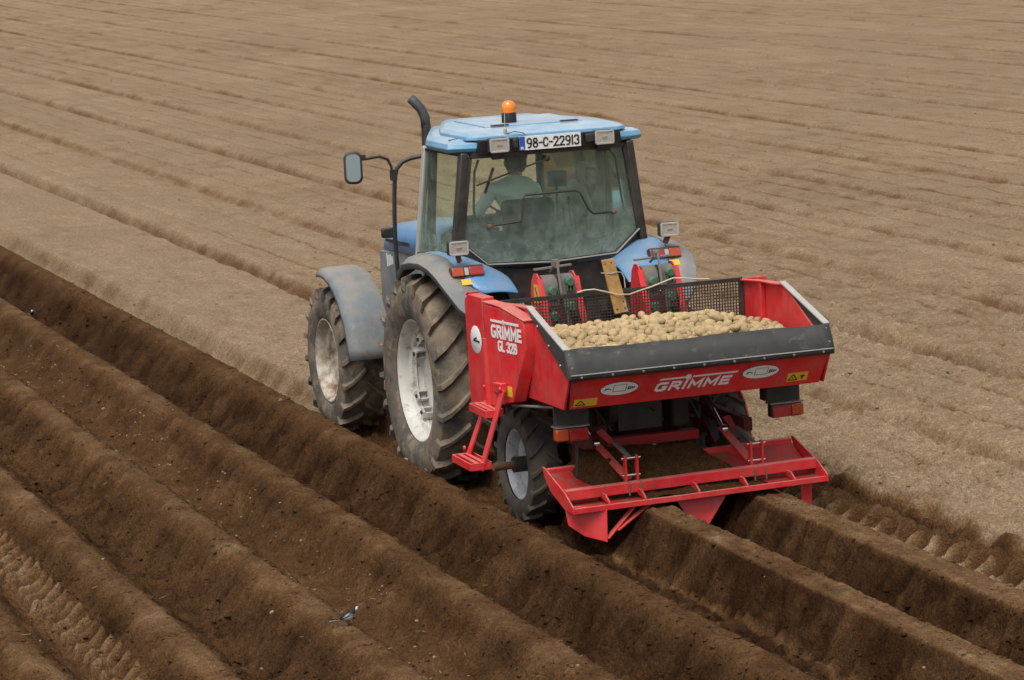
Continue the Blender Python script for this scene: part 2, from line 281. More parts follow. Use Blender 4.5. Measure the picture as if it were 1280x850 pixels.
GLY = {'G': (.62, [[(.60, .97), (.16, 1), (0, .82), (0, .18), (.16, 0), (.5, 0), (.62, .12), (.62, .42), (.44, .42)]]),
 'R': (.6, [[(0, 0), (0, 1), (.42, 1), (.57, .9), (.57, .6), (.42, .48), (.1, .48)], [(.30, .45), (.6, 0)]]), 'I': (.02, [[(0, 0), (0, 1)]]), '1': (.12, [[(.06, 0), (.06, 1)]]),
 'M': (.72, [[(0, 0), (0, 1), (.36, .3), (.72, 1), (.72, 0)]]), 'E': (.52, [[(.52, 1), (0, 1), (0, 0), (.52, 0)], [(.08, .5), (.46, .5)]]), 'L': (.48, [[(0, 1), (0, 0), (.48, 0)]]), ' ': (.1, []),
 '3': (.57, [[(0, .84), (.12, 1), (.42, 1), (.55, .86), (.55, .64), (.38, .52), (.57, .38), (.57, .15), (.44, 0), (.12, 0), (0, .15)]]), '2': (.58, [[(0, .78), (.1, .97), (.3, 1), (.5, .95), (.57, .76), (.5, .56), (0, 0), (.58, 0)]]),
 'B': (.57, [[(0, 0), (0, 1), (.4, 1), (.53, .9), (.53, .62), (.42, .52), (.57, .40), (.57, .1), (.42, 0), (.1, 0)], [(.08, .52), (.36, .52)]]),
 '8': (.58, [[(.29, .53), (.06, .66), (.05, .86), (.18, 1), (.40, 1), (.53, .86), (.52, .66), (.29, .53), (.02, .38), (.01, .14), (.15, 0), (.43, 0), (.57, .14), (.56, .38), (.33, .51)]]),
 '9': (.57, [[(.50, .50), (.3, .42), (.1, .48), (.01, .66), (.03, .86), (.16, 1), (.42, 1), (.56, .84), (.57, .5), (.5, .18), (.36, 0), (.14, 0)]]), 'C': (.57, [[(.57, .76), (.47, .95), (.3, 1), (.1, .93), (0, .7), (0, .3), (.1, .07), (.3, 0), (.47, .05), (.57, .24)]]), '-': (.36, [[(0, .48), (.36, .48)]])}
def text_obj(name, body, h, m, parent, origin, xdir, ydir, width, stroke=0.16, shear=0.0, gap=0.24, thick=0.0015):
    """lettering cut from thin strips: h = letter height, width = length of the whole word, centred on origin"""
    X = Vector(xdir).normalized(); Y = Vector(ydir).normalized(); Z = X.cross(Y).normalized(); Y = Z.cross(X); O = Vector(origin)
    tot = sum(GLY[c][0] for c in body) + gap*(len(body)-1); ks = width/tot; g = G(); cx = -tot/2; lay = 0
    for c in body:
        w_, strokes = GLY[c]
        for sk in strokes:
            pts = [Vector(((cx+p[0])*ks, (p[1]-0.5)*h*(1-stroke))) for p in sk]; hw = stroke*h/2; L = []; Rr = []; n = len(pts)
            for i in range(n):
                d0 = (pts[i]-pts[i-1]).normalized() if i else (pts[1]-pts[0]).normalized(); d1 = (pts[i+1]-pts[i]).normalized() if i < n-1 else d0
                n0 = Vector((-d0.y, d0.x)); n1 = Vector((-d1.y, d1.x)); b = (n0+n1); b = b.normalized() if b.length > 0.05 else n0
                mt = b*(hw/max(0.42, b.dot(n0))); e = (-d0*hw if i == 0 else (d1*hw if i == n-1 else Vector((0, 0))))
                L.append(pts[i]+mt+e); Rr.append(pts[i]-mt+e)
            lay += 1; off = 0.0002*(lay % 3)
            P3 = lambda q, z: O + X*(q.x+q.y*shear) + Y*q.y + Z*(z+off)
            vs = []
            for i in range(n): vs += [P3(L[i], 0), P3(Rr[i], 0), P3(Rr[i], thick), P3(L[i], thick)]
            fs = [(0, 1, 2, 3), tuple(4*(n-1)+k for k in (3, 2, 1, 0))]
            for i in range(n-1):
                for k in range(4): fs.append((4*i+k, 4*i+(k+1) % 4, 4*i+4+(k+1) % 4, 4*i+4+k))
            g.add(vs, fs)
        cx += w_+gap
    return g.build(name, m, parent, 0)

# ---------------------------------------------------------------- noise
_rs = np.random.RandomState(3); _T = _rs.rand(256, 256).astype(np.float32)
def vn(x, y):
    xi = np.floor(x).astype(np.int64); yi = np.floor(y).astype(np.int64); fx = x-xi; fy = y-yi
    fx = fx*fx*(3-2*fx); fy = fy*fy*(3-2*fy)
    a = _T[xi & 255, yi & 255]; b = _T[(xi+1) & 255, yi & 255]; c = _T[xi & 255, (yi+1) & 255]; d = _T[(xi+1) & 255, (yi+1) & 255]
    return (a*(1-fx)+b*fx)*(1-fy) + (c*(1-fx)+d*fx)*fy
def ss(a, b, x): t = np.clip((x-a)/(b-a), 0, 1); return t*t*(3-2*t)
# ---------------------------------------------------------------- the field: one sheet of soil
PITCH = 1.9
def ridge(d, h, top, base, soft=0.4):
    t = np.clip((base-np.abs(d))/(base-top), 0, 1); return h*((1-soft)*t + soft*t*t*(3-2*t))
def field(x, y, detail=True, lod=0.02):
    """height and tone (dryness, with slope shade painted in) of the soil at x (across the rows), y (along them)"""
    x = np.asarray(x, dtype=np.float64); y = np.asarray(y, dtype=np.float64)
    x0 = x; x = x + 0.018*(y+1.0)*ss(160, 60, np.abs(y))          # the rows run one degree off the tractor's heading
    wx = x + 0.025*(vn(x*0+3.1, y*0.4)-0.5) + 0.016*(vn(x*1.3, y*2.3+9)-0.5)
    k = np.floor((wx+0.95)/PITCH); u = wx - k*PITCH                       # bed number, place across the bed
    # --- unplanted bed: flat top, shallow furrows between
    dep = 0.09 + 0.13*_T[(k+40).astype(int) & 255, 7]; dep = np.where(k <= 1, 0.21, dep)
    depR = 0.09 + 0.13*_T[(k+41).astype(int) & 255, 7]; depR = np.where(k+1 <= 1, 0.21, depR)
    dd = np.where(u > 0, depR, dep)
    edge = np.clip((0.95-np.abs(u))/(0.19+0.04*vn(x*0+k*7, y*0.5)), 0, 1); edge = edge*edge*(3-2*edge)
    Hu = 0.24 - dd*(1-edge) + 0.03*ss(0.25, 0.0, np.abs(np.abs(u)-0.55))*np.where(k >= 1, 1, 0)*(vn(x*0+k*3, y*0.2)-0.2)
    Du = 0.765 + 0*x - 0.06*(1-edge) - 0.24*ss(0.06, 0.0, np.abs(np.abs(u)-0.33))*np.where(k >= 1, 1, 0)*(vn(x*0+k*5, y*0.15)) - 0.62*edge*(1-edge)*np.where(k >= 1, 1.0, 0.5)*(0.15+1.25*vn(x*0+k*3.7+5, y*0.13)*(0.6+0.8*vn(x*0+k*9.3, y*0.9)))*np.where(u < 0, 1, 0.6) + 0.10*(vn(x*0.7+50, y*0.12)-0.5)  # furrow-side shade painted into the tone, stronger on left-facing slopes
    # --- planted ridges left of the tractor
    ageh = np.where(k == -1, 0.325, 0.285)
    Hl = np.maximum(ridge(u-0.485, ageh, 0.06, 0.405), ridge(u+0.475, ageh-0.02, 0.07, 0.40))
    cr = np.minimum(np.abs(u-0.485), np.abs(u+0.475))                    # distance from a crest
    topness = ss(0.21, 0.05, cr)
    age = np.where(k == -1, np.where(u > 0, 0.07, 0.13), np.where(k == -2, 0.16, 0.18))
    trk = ss(0.30, 0.08, np.abs(np.abs(u)-0.95))                         # wheel track floors
    Dl = age + 0.03 + 0.23*topness + 0.14*trk
    # --- the two fresh flat-topped ridges behind the planter
    xn = x + 0.010*(vn(x0*1.3, y*2.3+9)-0.5); r1 = np.abs(xn+0.325); r2 = np.abs(xn-0.555)
    Hn = np.maximum(ridge(r1, 0.315, 0.105, 0.35, 0.08), ridge(r2, 0.31, 0.115, 0.36, 0.08))
    Dn = 0.09 + 0.36*np.maximum(ss(0.125, 0.10, r1), ss(0.14, 0.11, r2)) + 0.24*ss(0.045, 0.01, np.abs(xn+0.685-0.01*np.sin(y*2)))
    beh = ss(-2.55, -2.9, y)
    H = np.where(k < 0, Hl, Hu); D = np.where(k < 0, Dl, Du)
    mid = (k == 0)
    # the bed under the machine: wheel marks
    roll = ss(2.5, 2.2, y)
    wl = ss(0.33, 0.24, np.abs(wx+0.89)); wr = ss(0.33, 0.25, np.abs(wx-0.89))
    H = np.where(mid | (k == -1) & (u > 0.6), H*(1-wl*roll*0.97), H)
    D = np.where(mid, D*(1-roll*wl) + 0.25*roll*wl, D)
    Hm = H*(1-beh) + np.maximum(Hn, 0.0)*beh; Dm = D*(1-beh) + Dn*beh
    open_ = ss(-1.6, -2.3, y)                                             # soil opened between the wheels under the planter
    H = np.where(mid, Hm, H); D = np.where(mid, Dm*(1-open_*0.9*ss(0.8, 0.7, np.abs(wx))*(1-beh)), D)
    # right-hand wheel track with the lug prints and the broken bank
    inr = ss(0.80, 0.88, wx)*ss(1.55, 1.36, wx + 0.10*(vn(y*4.5, y*0+2)-0.5) + 0.20*(vn(y*1.4+7, y*0+5)-0.5))*roll
    lug = (0.5+0.5*np.sin((y*4.0 + 2.4*np.abs(wx-1.0))*2*np.pi/1.0))
    Ht = 0.035 + 0.13*lug*ss(1.05, 1.2, wx)*ss(1.45, 1.3, wx) + 0.035*lug*ss(0.85, 0.95, wx)
    H = H*(1-inr) + np.maximum(Ht, np.where(mid, Hn*beh, 0))*inr
    D = D*(1-inr) + (0.20 + 0.10*lug + 0.55*lug*ss(1.22, 1.05, wx))*inr - 0.36*ss(0.13, 0.03, np.abs(wx-1.42))*roll*vn(x*9, y*6)*1.4
    # left-hand track with lug prints between the older ridges
    lug2 = (0.5+0.5*np.sin((y*4.4 - 2.4*(wx+4.72))*2*np.pi))**1.6
    t2 = ss(0.145, 0.10, np.abs(wx+4.66)); H = H + t2*(0.085*lug2 - 0.0); D = D + t2*(0.26*lug2-0.04)
    # thin pale seams of stones and dry crumbs beside the smooth track
    D = D + 0.32*ss(0.035, 0.0, np.abs(wx+3.14+0.03*(vn(y*1.5, x*0+8)-0.5)))*np.where(k == -2, 1, 0) + 0.16*ss(0.10, 0.0, np.abs(wx+2.62))*vn(x*4, y*2.2)
    if detail:
        slope_l = np.where(k < 0, (1-topness)*(1-trk), 0) + np.where(mid, beh*(1-np.maximum(ss(0.2, 0.1, r1), ss(0.2, 0.1, r2))), 0)
        slope_u = np.where(k >= 1, (1-edge)*edge*4, 0)
        groove = np.where(k >= 1, ss(0.07, 0.0, np.abs(np.abs(u)-0.33)), 0)
        H = H - 0.022*groove; n_c = (vn(x*2.3, y*2.3)-0.5)*np.where(k < 0, 0.45, np.where(mid, 1-0.7*beh, 1.0)); n_m = vn(x*9+20, y*7)-0.5; n_f = vn(x*24+5, y*17)-0.5; n_g = vn(x*28+11, y*20+4)-0.5
        # crumbling streaks that run down the ridge sides
        st = vn(x*3.5+y*2.4, y*14.0-x*5.5); st2 = vn(x*8.0+y*4, y*17.0-x*9)
        gul = (st-0.5)*0.032 + (st2-0.5)*0.036; cut = -0.034*ss(0.66, 0.74, vn(x*9.0+y*5.0+31, y*16-x*11)) - 0.060*ss(0.66, 0.75, vn(x*5.0+y*5.0+70, y*13-x*8))
        rough = np.where(k < 0, 0.75-0.40*topness, 1.0); rough = np.where(mid, 1-0.68*beh, rough)
        big = 1.0 + np.where(k >= 1, 0.25, 0)
        f1 = ss(0.30, 0.10, lod); f2 = ss(0.09, 0.035, lod); f3 = ss(0.04, 0.018, lod); n_m = n_m*f1; n_f = n_f*f2; n_g = n_g*f3
        H = H + rough*(0.030*n_c*big*f1 + 0.026*n_m*big + 0.026*n_f + 0.019*n_g) + slope_l*(gul+cut)*0.9 + slope_u*gul*0.5*f1
        cl = vn(x*13+90, y*9); H = H + 0.028*ss(0.76, 0.92, cl)*rough*f2
        cl2 = vn(x*30+9, y*19+3); H = H + (0.017*ss(0.72, 0.9, cl2) - 0.022*ss(0.30, 0.14, cl2))*rough*f3
        D = D + np.where(mid, beh, 0)*0.10*(vn(x*42, y*5.5)-0.5) + 0.16*(vn(x*6, y*4+30)-0.5) + 0.12*(n_m) - slope_l*0.05*ss(0.6, 0.8, vn(x*5.0+y*5.0+70, y*13-x*8)) + 0.10*ss(0.75, 0.92, cl)*np.where(k >= 0, 1, 0.3)
    return H, np.clip(D, 0, 1)

def axis_pts(lo, hi, step, growth, lim_lo, lim_hi, smax, back=1.11):
    c = list(np.arange(lo, hi, step))
    def run(p, sgn, lim):
        o = []; s_ = step; gr = growth if sgn > 0 else back
        while sgn*(lim-p) > 0:
            s_ = min(s_*gr, smax(p)); p += sgn*s_; o.append(p)
        return o
    return np.array(sorted(run(c[0], -1, lim_lo) + c + run(c[-1], 1, lim_hi)))
sm = lambda p: (1.0 if p > 0 else 8.0) if abs(p) < 120 else abs(p)*0.10
xl = axis_pts(-5.9, 2.7, 0.0170, 1.03, -500, 2.7, lambda p: 0.3 if abs(p) < 15 else abs(p)*0.12)
U_ = [-.95, -.91, -.875, -.84, -.805, -.77, -.73, -.67, -.58, -.47, -.38, -.33, -.28, -.14, 0, .14, .28, .33, .38, .47, .58, .67, .73, .77, .805, .84, .875, .91]
right = []
for k_ in range(2, 32):
    uu = (U_ if k_ <= 10 else (U_[::2] if k_ <= 18 else U_[::4])) if k_ > 4 else sorted(set(U_) | set(np.arange(-.93, .95, .045).round(4)))
    right += [k_*PITCH+u_ for u_ in uu]
p_ = right[-1]
while p_ < 600: p_ += max(0.4, (p_-55)*0.08); right.append(p_)
xs = np.array(list(xl) + [r for r in right if r > xl[-1]+0.01])
ys = axis_pts(-8.4, 3.0, 0.0235, 1.018, -400, 900, sm, 1.25)
XX, YY = np.meshgrid(xs, ys)
LX, LY = np.meshgrid(np.gradient(xs), np.gradient(ys)); XX = XX - 0.018*(YY+1.0)*ss(160, 60, np.abs(YY))
HH, DD = field(XX, YY, lod=np.maximum(LX, LY*0.6))
far = ss(60, 200, np.hypot(XX, YY)); HH = HH*(1-far)
nx, ny = len(xs), len(ys)
me = bpy.data.meshes.new('field_soil')
co = np.stack([XX, YY, HH], -1).reshape(-1, 3).astype(np.float32)
idx = np.arange(nx*ny, dtype=np.int32).reshape(ny, nx)
q = np.stack([idx[:-1, :-1], idx[:-1, 1:], idx[1:, 1:], idx[1:, :-1]], -1).reshape(-1, 4)
me.vertices.add(len(co)); me.vertices.foreach_set('co', co.ravel())
me.loops.add(q.size); me.loops.foreach_set('vertex_index', q.ravel())
me.polygons.add(len(q)); me.polygons.foreach_set('loop_start', np.arange(0, q.size, 4, dtype=np.int32))
me.update(calc_edges=True); me.polygons.foreach_set('use_smooth', np.ones(len(q), dtype=bool))
at = me.attributes.new('dry', 'FLOAT', 'POINT'); at.data.foreach_set('value', DD.ravel().astype(np.float32))
me.materials.append(M['soil'])
ground = bpy.data.objects.new('field_ground', me); COL.objects.link(ground); ground['kind'] = 'structure'
ground['label'] = 'ploughed brown field with planted ridges on one side and pale unplanted beds'
print('ground quads', len(q), nx, ny)
def gz(x, y): return float(field(np.array([x]), np.array([y]))[0][0])

# loose crumbs, stones and straw lying on the soil
def scatter(name, m, n, region, size, seed, label, cat, dry=None, flat=0.7, weight=None):
    r = np.random.RandomState(seed); V = []; F = []; Dv = []
    ico = bmesh.new(); bmesh.ops.create_icosphere(ico, subdivisions=1, radius=1.0)
    bv = np.array([v.co[:] for v in ico.verts]); bf = np.array([[v.index for v in f.verts] for f in ico.faces]); ico.free()
    X = []; Y = []
    while len(X) < n:
        x, y = region(r)
        if weight is None or r.rand() < weight(x, y): X.append(x); Y.append(y)
    H, D = field(np.array(X), np.array(Y))
    for i in range(n):
        s_ = size(r, X[i], Y[i]); d = bv*(0.75+0.5*r.rand(len(bv), 1))*s_*np.array([1, 0.7+0.6*r.rand(), flat])
        a = r.rand()*6.28; c, sn = math.cos(a), math.sin(a)
        d = np.stack([d[:, 0]*c-d[:, 1]*sn, d[:, 0]*sn+d[:, 1]*c, d[:, 2]], 1)
        V.append(d+[X[i], Y[i], H[i]+0.12*s_]); F.append(bf+i*len(bv)); Dv.append(np.full(len(bv), D[i] if dry is None else dry(r, D[i])))
    V = np.concatenate(V); F = np.concatenate(F)
    me = bpy.data.meshes.new(name); me.from_pydata(V.tolist(), [], F.tolist())
    a = me.attributes.new('dry', 'FLOAT', 'POINT'); a.data.foreach_set('value', np.concatenate(Dv).astype(np.float32))
    me.polygons.foreach_set('use_smooth', [False]*len(me.polygons)); me.materials.append(M[m])
    o = bpy.data.objects.new(name, me); COL.objects.link(o); o['kind'] = 'stuff'; tag(o, label, cat); return o
def reg_near(r):
    y = -8.0+20*r.rand()**1.3; return -5.6+8.6*r.rand() + 0.25*max(0, y+3)*r.rand(), y
scatter('soil_crumbs', 'soil', 11000, reg_near, lambda r, x, y: 0.005+0.021*r.rand()**3, 5, 'loose brown soil crumbs lying over ridges and beds', 'soil', flat=0.42, weight=lambda x, y: 1.0 if (x < -0.95-0.018*(y+1) or (x < 0.95 and y < -3.3)) else 0.12)
def reg_right(r):
    d = r.rand()**1.5; y = -6+75*d; return 1.5 + (4.5+0.52*(y+6))*r.rand() - 0.0*y, y
scatter('surface_clods', 'soil', 6500, reg_right, lambda r, x, y: 0.007+0.016*r.rand()**3, 6, 'dry pale clods scattered on the unplanted beds', 'soil', dry=lambda r, d: min(1, d*0.95+0.25*r.rand()))
scatter('field_stones', 'stone', 300, lambda r: reg_right(r) if r.rand() < 0.75 else reg_near(r), lambda r, x, y: 0.009+0.022*r.rand()**2.5, 8, 'small pale stones scattered over the field', 'stones')
def reg_seam(r):
    y = -7+22*r.rand(); return (-3.13+0.022*r.randn() if r.rand() < 0.6 else -2.66+0.06*r.randn()) - 0.018*(y+1), y
scatter('seam_gravel', 'stone', 260, reg_seam, lambda r, x, y: 0.005+0.009*r.rand(), 12, 'thin seams of pale grit along the wheel track between ridges', 'grit')
def straw():
    g = G(); r = random.Random(4); P = []
    for i in range(200):
        x, y = reg_seam(np.random) if i % 3 else (-5.5+7*r.random(), -8+16*r.random())
        P.append((x, y))
    H, _ = field(np.array([p[0] for p in P]), np.array([p[1] for p in P]))
    for (x, y), h in zip(P, H):
        a = r.random()*6.28; L = 0.02+0.045*r.random(); d = Vector((math.cos(a), math.sin(a), r.uniform(-.3, .5)))*L
        g.beam(Vector((x, y, h+0.006))-d/2, Vector((x, y, h+0.010))+d/2, 0.004, 0.003)
    o = g.build('straw_litter', 'straw', smooth=0); o['kind'] = 'stuff'; tag(o, 'bits of dry straw strewn along the wheel track', 'straw')
np.random.seed(11); straw()
# ---------------------------------------------------------------- tractor
T = thing('tractor', 'blue tractor with grey mudguards pulling the red potato planter', 'tractor')

def tyre_geo(cx, cy, cz, rb, rt, hw, nlug, lug_h, sweep, lug_t, n=64, outer=-1, radial_end=0.9):
    """rb = bead radius, rt = tread radius under the lugs, hw = half width"""
    g = G()
    prof = [(-hw*0.80, rb), (-hw*0.93, rb+(rt-rb)*0.12), (-hw*1.02, rb+(rt-rb)*0.40), (-hw*1.0, rb+(rt-rb)*0.66), (-hw*0.92, rb+(rt-rb)*0.86), (-hw*0.70, rt-0.012), (-hw*0.3, rt-0.002), (0, rt)]
    prof = prof + [(-a, r) for a, r in reversed(prof[:-1])]
    g.lathe(prof, (cx, cy, cz), n)
    for side in (-1, 1):
        for i in range(nlug):
            th0 = 2*math.pi*(i + (0.5 if side > 0 else 0))/nlug
            path = [(0.03*hw, 0.0, rt-0.004, lug_h), (0.35*hw, 0.36*sweep, rt-0.006, lug_h), (0.70*hw, 0.72*sweep, rt-0.016, lug_h), (0.95*hw, 0.95*sweep, rb+(rt-rb)*radial_end, lug_h*0.95), (1.0*hw, 1.02*sweep, rb+(rt-rb)*(radial_end-0.18), lug_h*0.35)]
            vs = []
            for j, (ax, th, r0, h) in enumerate(path):
                tk = lug_t*(1.0+0.35*j/4); t_ = th0+th
                for dt, rr in ((-tk*1.25, r0-0.01), (-tk*0.8, r0+h), (tk*0.8, r0+h), (tk*1.25, r0-0.01)):
                    a = ax + (hw*0.07 if (j >= 3 and rr > r0) else 0)
                    vs.append((cx+side*a, cy+rr*math.cos(t_+dt), cz+rr*math.sin(t_+dt)))
            fs = []
            for j in range(4):
                for k in range(3): fs.append((j*4+k, j*4+k+1, (j+1)*4+k+1, (j+1)*4+k))
            fs += [(0, 1, 2, 3), (19, 18, 17, 16)]
            g.add(vs, fs)
    return g

def big_wheel(side, cx, cy, cz, parent, rim_m, spec):
    """side -1 = left: the open face looks outwards"""
    o = side; R0 = spec['rim']; xo = spec['xo']       # xo = |x| of outer flange
    g = G()                                            # disc with hub
    dx = spec['disc']; cxx = 0
    prof = [(o*(dx+0.005), R0*0.80), (o*(dx+0.012), R0*0.70), (o*(dx+0.004), R0*0.62), (o*(dx-0.05), R0*0.48), (o*(dx-0.055), R0*0.30), (o*(dx-0.03), R0*0.27), (o*(dx-0.02), R0*0.12), (o*(dx-0.02), 0.002)]
    g.lathe(prof, (0, cy, cz), 48)
    prof2 = [(o*(dx-0.004), R0*0.80), (o*(dx-0.07), R0*0.5), (o*(dx-0.07), 0.002)]
    g.lathe(prof2, (0, cy, cz), 48)
    wh = g.build('wheel', rim_m, parent, 40)
    g = G()
    wi = spec['wi']
    prof = [(o*xo, R0), (o*(xo+0.004), R0-0.012), (o*(xo-0.012), R0-0.030), (o*(xo-0.05), R0-0.045), (o*(xo-0.085), R0-0.052), (o*(xo-0.10), R0-0.085), (o*(xo-0.125), R0-0.088), (o*(xo-0.135), R0-0.102), (o*(xo-0.15), R0-0.088), (o*(xo-0.18), R0-0.095), (o*(dx+0.004), R0*0.80), (o*(dx-0.05), R0*0.80), (o*(wi+0.09), R0-0.05), (o*wi, R0-0.02), (o*wi, R0)]
    g.lathe(prof, (0, cy, cz), 56); g.build('rim', rim_m, wh, 30)
    t = tyre_geo(o*spec.get('tc', (xo+wi)/2), cy, cz, R0-0.004, spec['rt'], spec['hw'], spec['nl'], spec['lh'], spec['sw'], spec['lt'])
    t.build('tyre', spec.get('tm', 'rubber'), wh, 32)
    if spec.get('lugs'):
        for i in range(8):
            a = R((28, 59, 118, 149, 208, 239, 302, 329)[i]); rr = R0*0.775
            c, s_ = math.cos(a), math.sin(a)
            b = G(); b.box((0, 0, 0), (0.085, 0.08, 0.014)); b.box((0, 0.034, -0.03), (0.085, 0.012, 0.06)); b.box((0, -0.034, -0.03), (0.085, 0.012, 0.06)); b.box((o*0.04, 0, -0.035), (0.012, 0.075, 0.075)); pass
            m = Matrix.Rotation(a-math.pi/2, 3, 'X'); x0 = o*(dx+0.055)
            b.v = [tuple(m @ Vector(p) + Vector((x0, cy+c*rr, cz+s_*rr))) for p in b.v]
            rc = b.build('rim_clamp', rim_m, wh, 30); h_ = G(); h_.tube([(-0.02, 0, -0.038), (o*0.058, 0, -0.038)], 0.017, 8); h_.v = [tuple(m @ Vector(p) + Vector((x0, cy+c*rr, cz+s_*rr))) for p in h_.v]; h_.build('clamp_bolt', 'iron', wh, 30)
    for i in range(8):
        a = 2*math.pi*i/8; b = G(); b.tube([(o*(dx-0.06), cy+math.cos(a)*R0*0.385, cz+math.sin(a)*R0*0.385), (o*(dx-0.02), cy+math.cos(a)*R0*0.385, cz+math.sin(a)*R0*0.385)], 0.017, 6); b.build('wheel_nut', 'steel', wh, 30)
    return wh
REAR = dict(rim=0.505, xo=1.054, wi=0.66, disc=0.86, rt=0.822, tm='rubber_dusty', tc=0.875, hw=0.232, nl=20, lh=0.048, sw=0.24, lt=0.024, lugs=True)
FRONT = dict(rim=0.378, xo=1.071, wi=0.74, disc=0.93, tm='rubber_dusty', rt=0.635, hw=0.190, nl=18, lh=0.040, sw=0.26, lt=0.027)
for s_ in (-1, 1): big_wheel(s_, 0, 0, 0.84, T, 'rim_white', REAR)
for s_ in (-1, 1): big_wheel(s_, 0, 2.56, 0.64, T, 'rim_muddy', FRONT)
# axles, gearbox, engine block
g = G(); g.tube([(-0.86, 0, 0.84), (-0.5, 0, 0.84), (-0.32, 0, 0.84), (0.32, 0, 0.84), (0.5, 0, 0.84), (0.86, 0, 0.84)], [0.10, 0.12, 0.2, 0.2, 0.12, 0.10], 16); g.build('rear_axle', 'iron', T)
g = G(); g.px([(-0.42, 0.62), (-0.42, 1.15), (-0.2, 1.32), (0.6, 1.30), (1.2, 1.05), (1.25, 0.62), (0.4, 0.52)], -0.24, 0.24); g.build('gearbox', 'iron', T, bevel=0.02)
g = G(); g.bb(-0.26, 0.26, 1.2, 2.9, 0.62, 1.35); g.build('engine', 'iron', T, bevel=0.02)
g = G(); g.tube([(-0.88, 2.56, 0.64), (-0.5, 2.56, 0.60), (0, 2.56, 0.62), (0.5, 2.56, 0.60), (0.88, 2.56, 0.64)], [0.10, 0.08, 0.12, 0.08, 0.10], 12); g.build('front_axle', 'iron', T)
g = G(); g.bb(-0.62, -0.30, 0.75, 1.55, 0.52, 1.05); g.build('fuel_tank', 'black', T, bevel=0.05)
g = G(); g.bb(0.30, 0.62, 0.75, 1.55, 0.52, 1.05); g.build('battery_box', 'black', T, bevel=0.03)
g = G(); g.beam((-0.80, 1.02, 0.42), (-0.80, 1.34, 0.42), 0.13, 0.02); g.beam((-0.80, 1.02, 0.72), (-0.80, 1.34, 0.72), 0.13, 0.02); g.beam((-0.75, 1.04, 0.40), (-0.70, 1.04, 1.0), 0.02, 0.04); g.beam((-0.75, 1.32, 0.40), (-0.70, 1.32, 1.0), 0.02, 0.04); g.build('cab_step', 'steel', T)
# bonnet
def hood_ring(y, hw, z0, z1):
    return [(-hw, y, z0), (-hw, y, z1-0.16), (-hw*0.93, y, z1-0.06), (-hw*0.72, y, z1-0.01), (0, y, z1+0.01), (hw*0.72, y, z1-0.01), (hw*0.93, y, z1-0.06), (hw, y, z1-0.16), (hw, y, z0)]
g = G(); g.grid([hood_ring(1.18, 0.42, 1.60, 1.90), hood_ring(1.7, 0.41, 1.60, 1.875), hood_ring(2.4, 0.39, 1.58, 1.83), hood_ring(2.95, 0.36, 1.53, 1.76), hood_ring(3.12, 0.31, 1.50, 1.66)]); hood = g.build('bonnet', 'blue', T, 50, solid=0.02)
g = G(); g.py([(-0.31, 0.85), (-0.31, 1.60), (0.31, 1.60), (0.31, 0.85)], 3.08, 3.13); g.build('front_grille', 'black', T, bevel=0.02)
for s_ in (-1, 1):
    g = G(); g.px([(1.22, 0.95), (1.22, 1.60), (2.3, 1.58), (3.05, 1.52), (3.05, 0.95)], s_*0.34, s_*0.385); pn = g.build('side_panel', 'grey', T, bevel=0.01)
    g = G(); [g.beam((s_*0.388, 2.80-0.05*k, 1.40+0.012*k), (s_*0.388, 2.815-0.05*k, 1.52-0.014*(k % 2)), 0.028, 0.003, up=(1, 0, 0)) for k in range(4)]; g.build('panel_decal', 'white', pn)
    g = G(); g.px([(2.05, 1.66), (2.05, 1.69), (2.75, 1.66), (2.75, 1.635)], s_*0.395, s_*0.413); g.build('bonnet_stripe', 'black', hood)
# exhaust
g = G(); g.tube([(-0.50, 1.13, 1.75), (-0.50, 1.13, 2.2), (-0.50, 1.13, 2.70), (-0.50, 1.13, 2.80)], 0.041, 14); ex = g.build('exhaust_pipe', 'black', T, 60)
g = G(); g.tube([(-0.50, 1.13, 2.77), (-0.505, 1.135, 2.86), (-0.53, 1.15, 2.93), (-0.575, 1.18, 2.99), (-0.60, 1.20, 3.02)], [0.039, 0.039, 0.039, 0.039, 0.040], 14, caps=False); g.build('exhaust_elbow', 'sooty', ex, 60, solid=0.004)

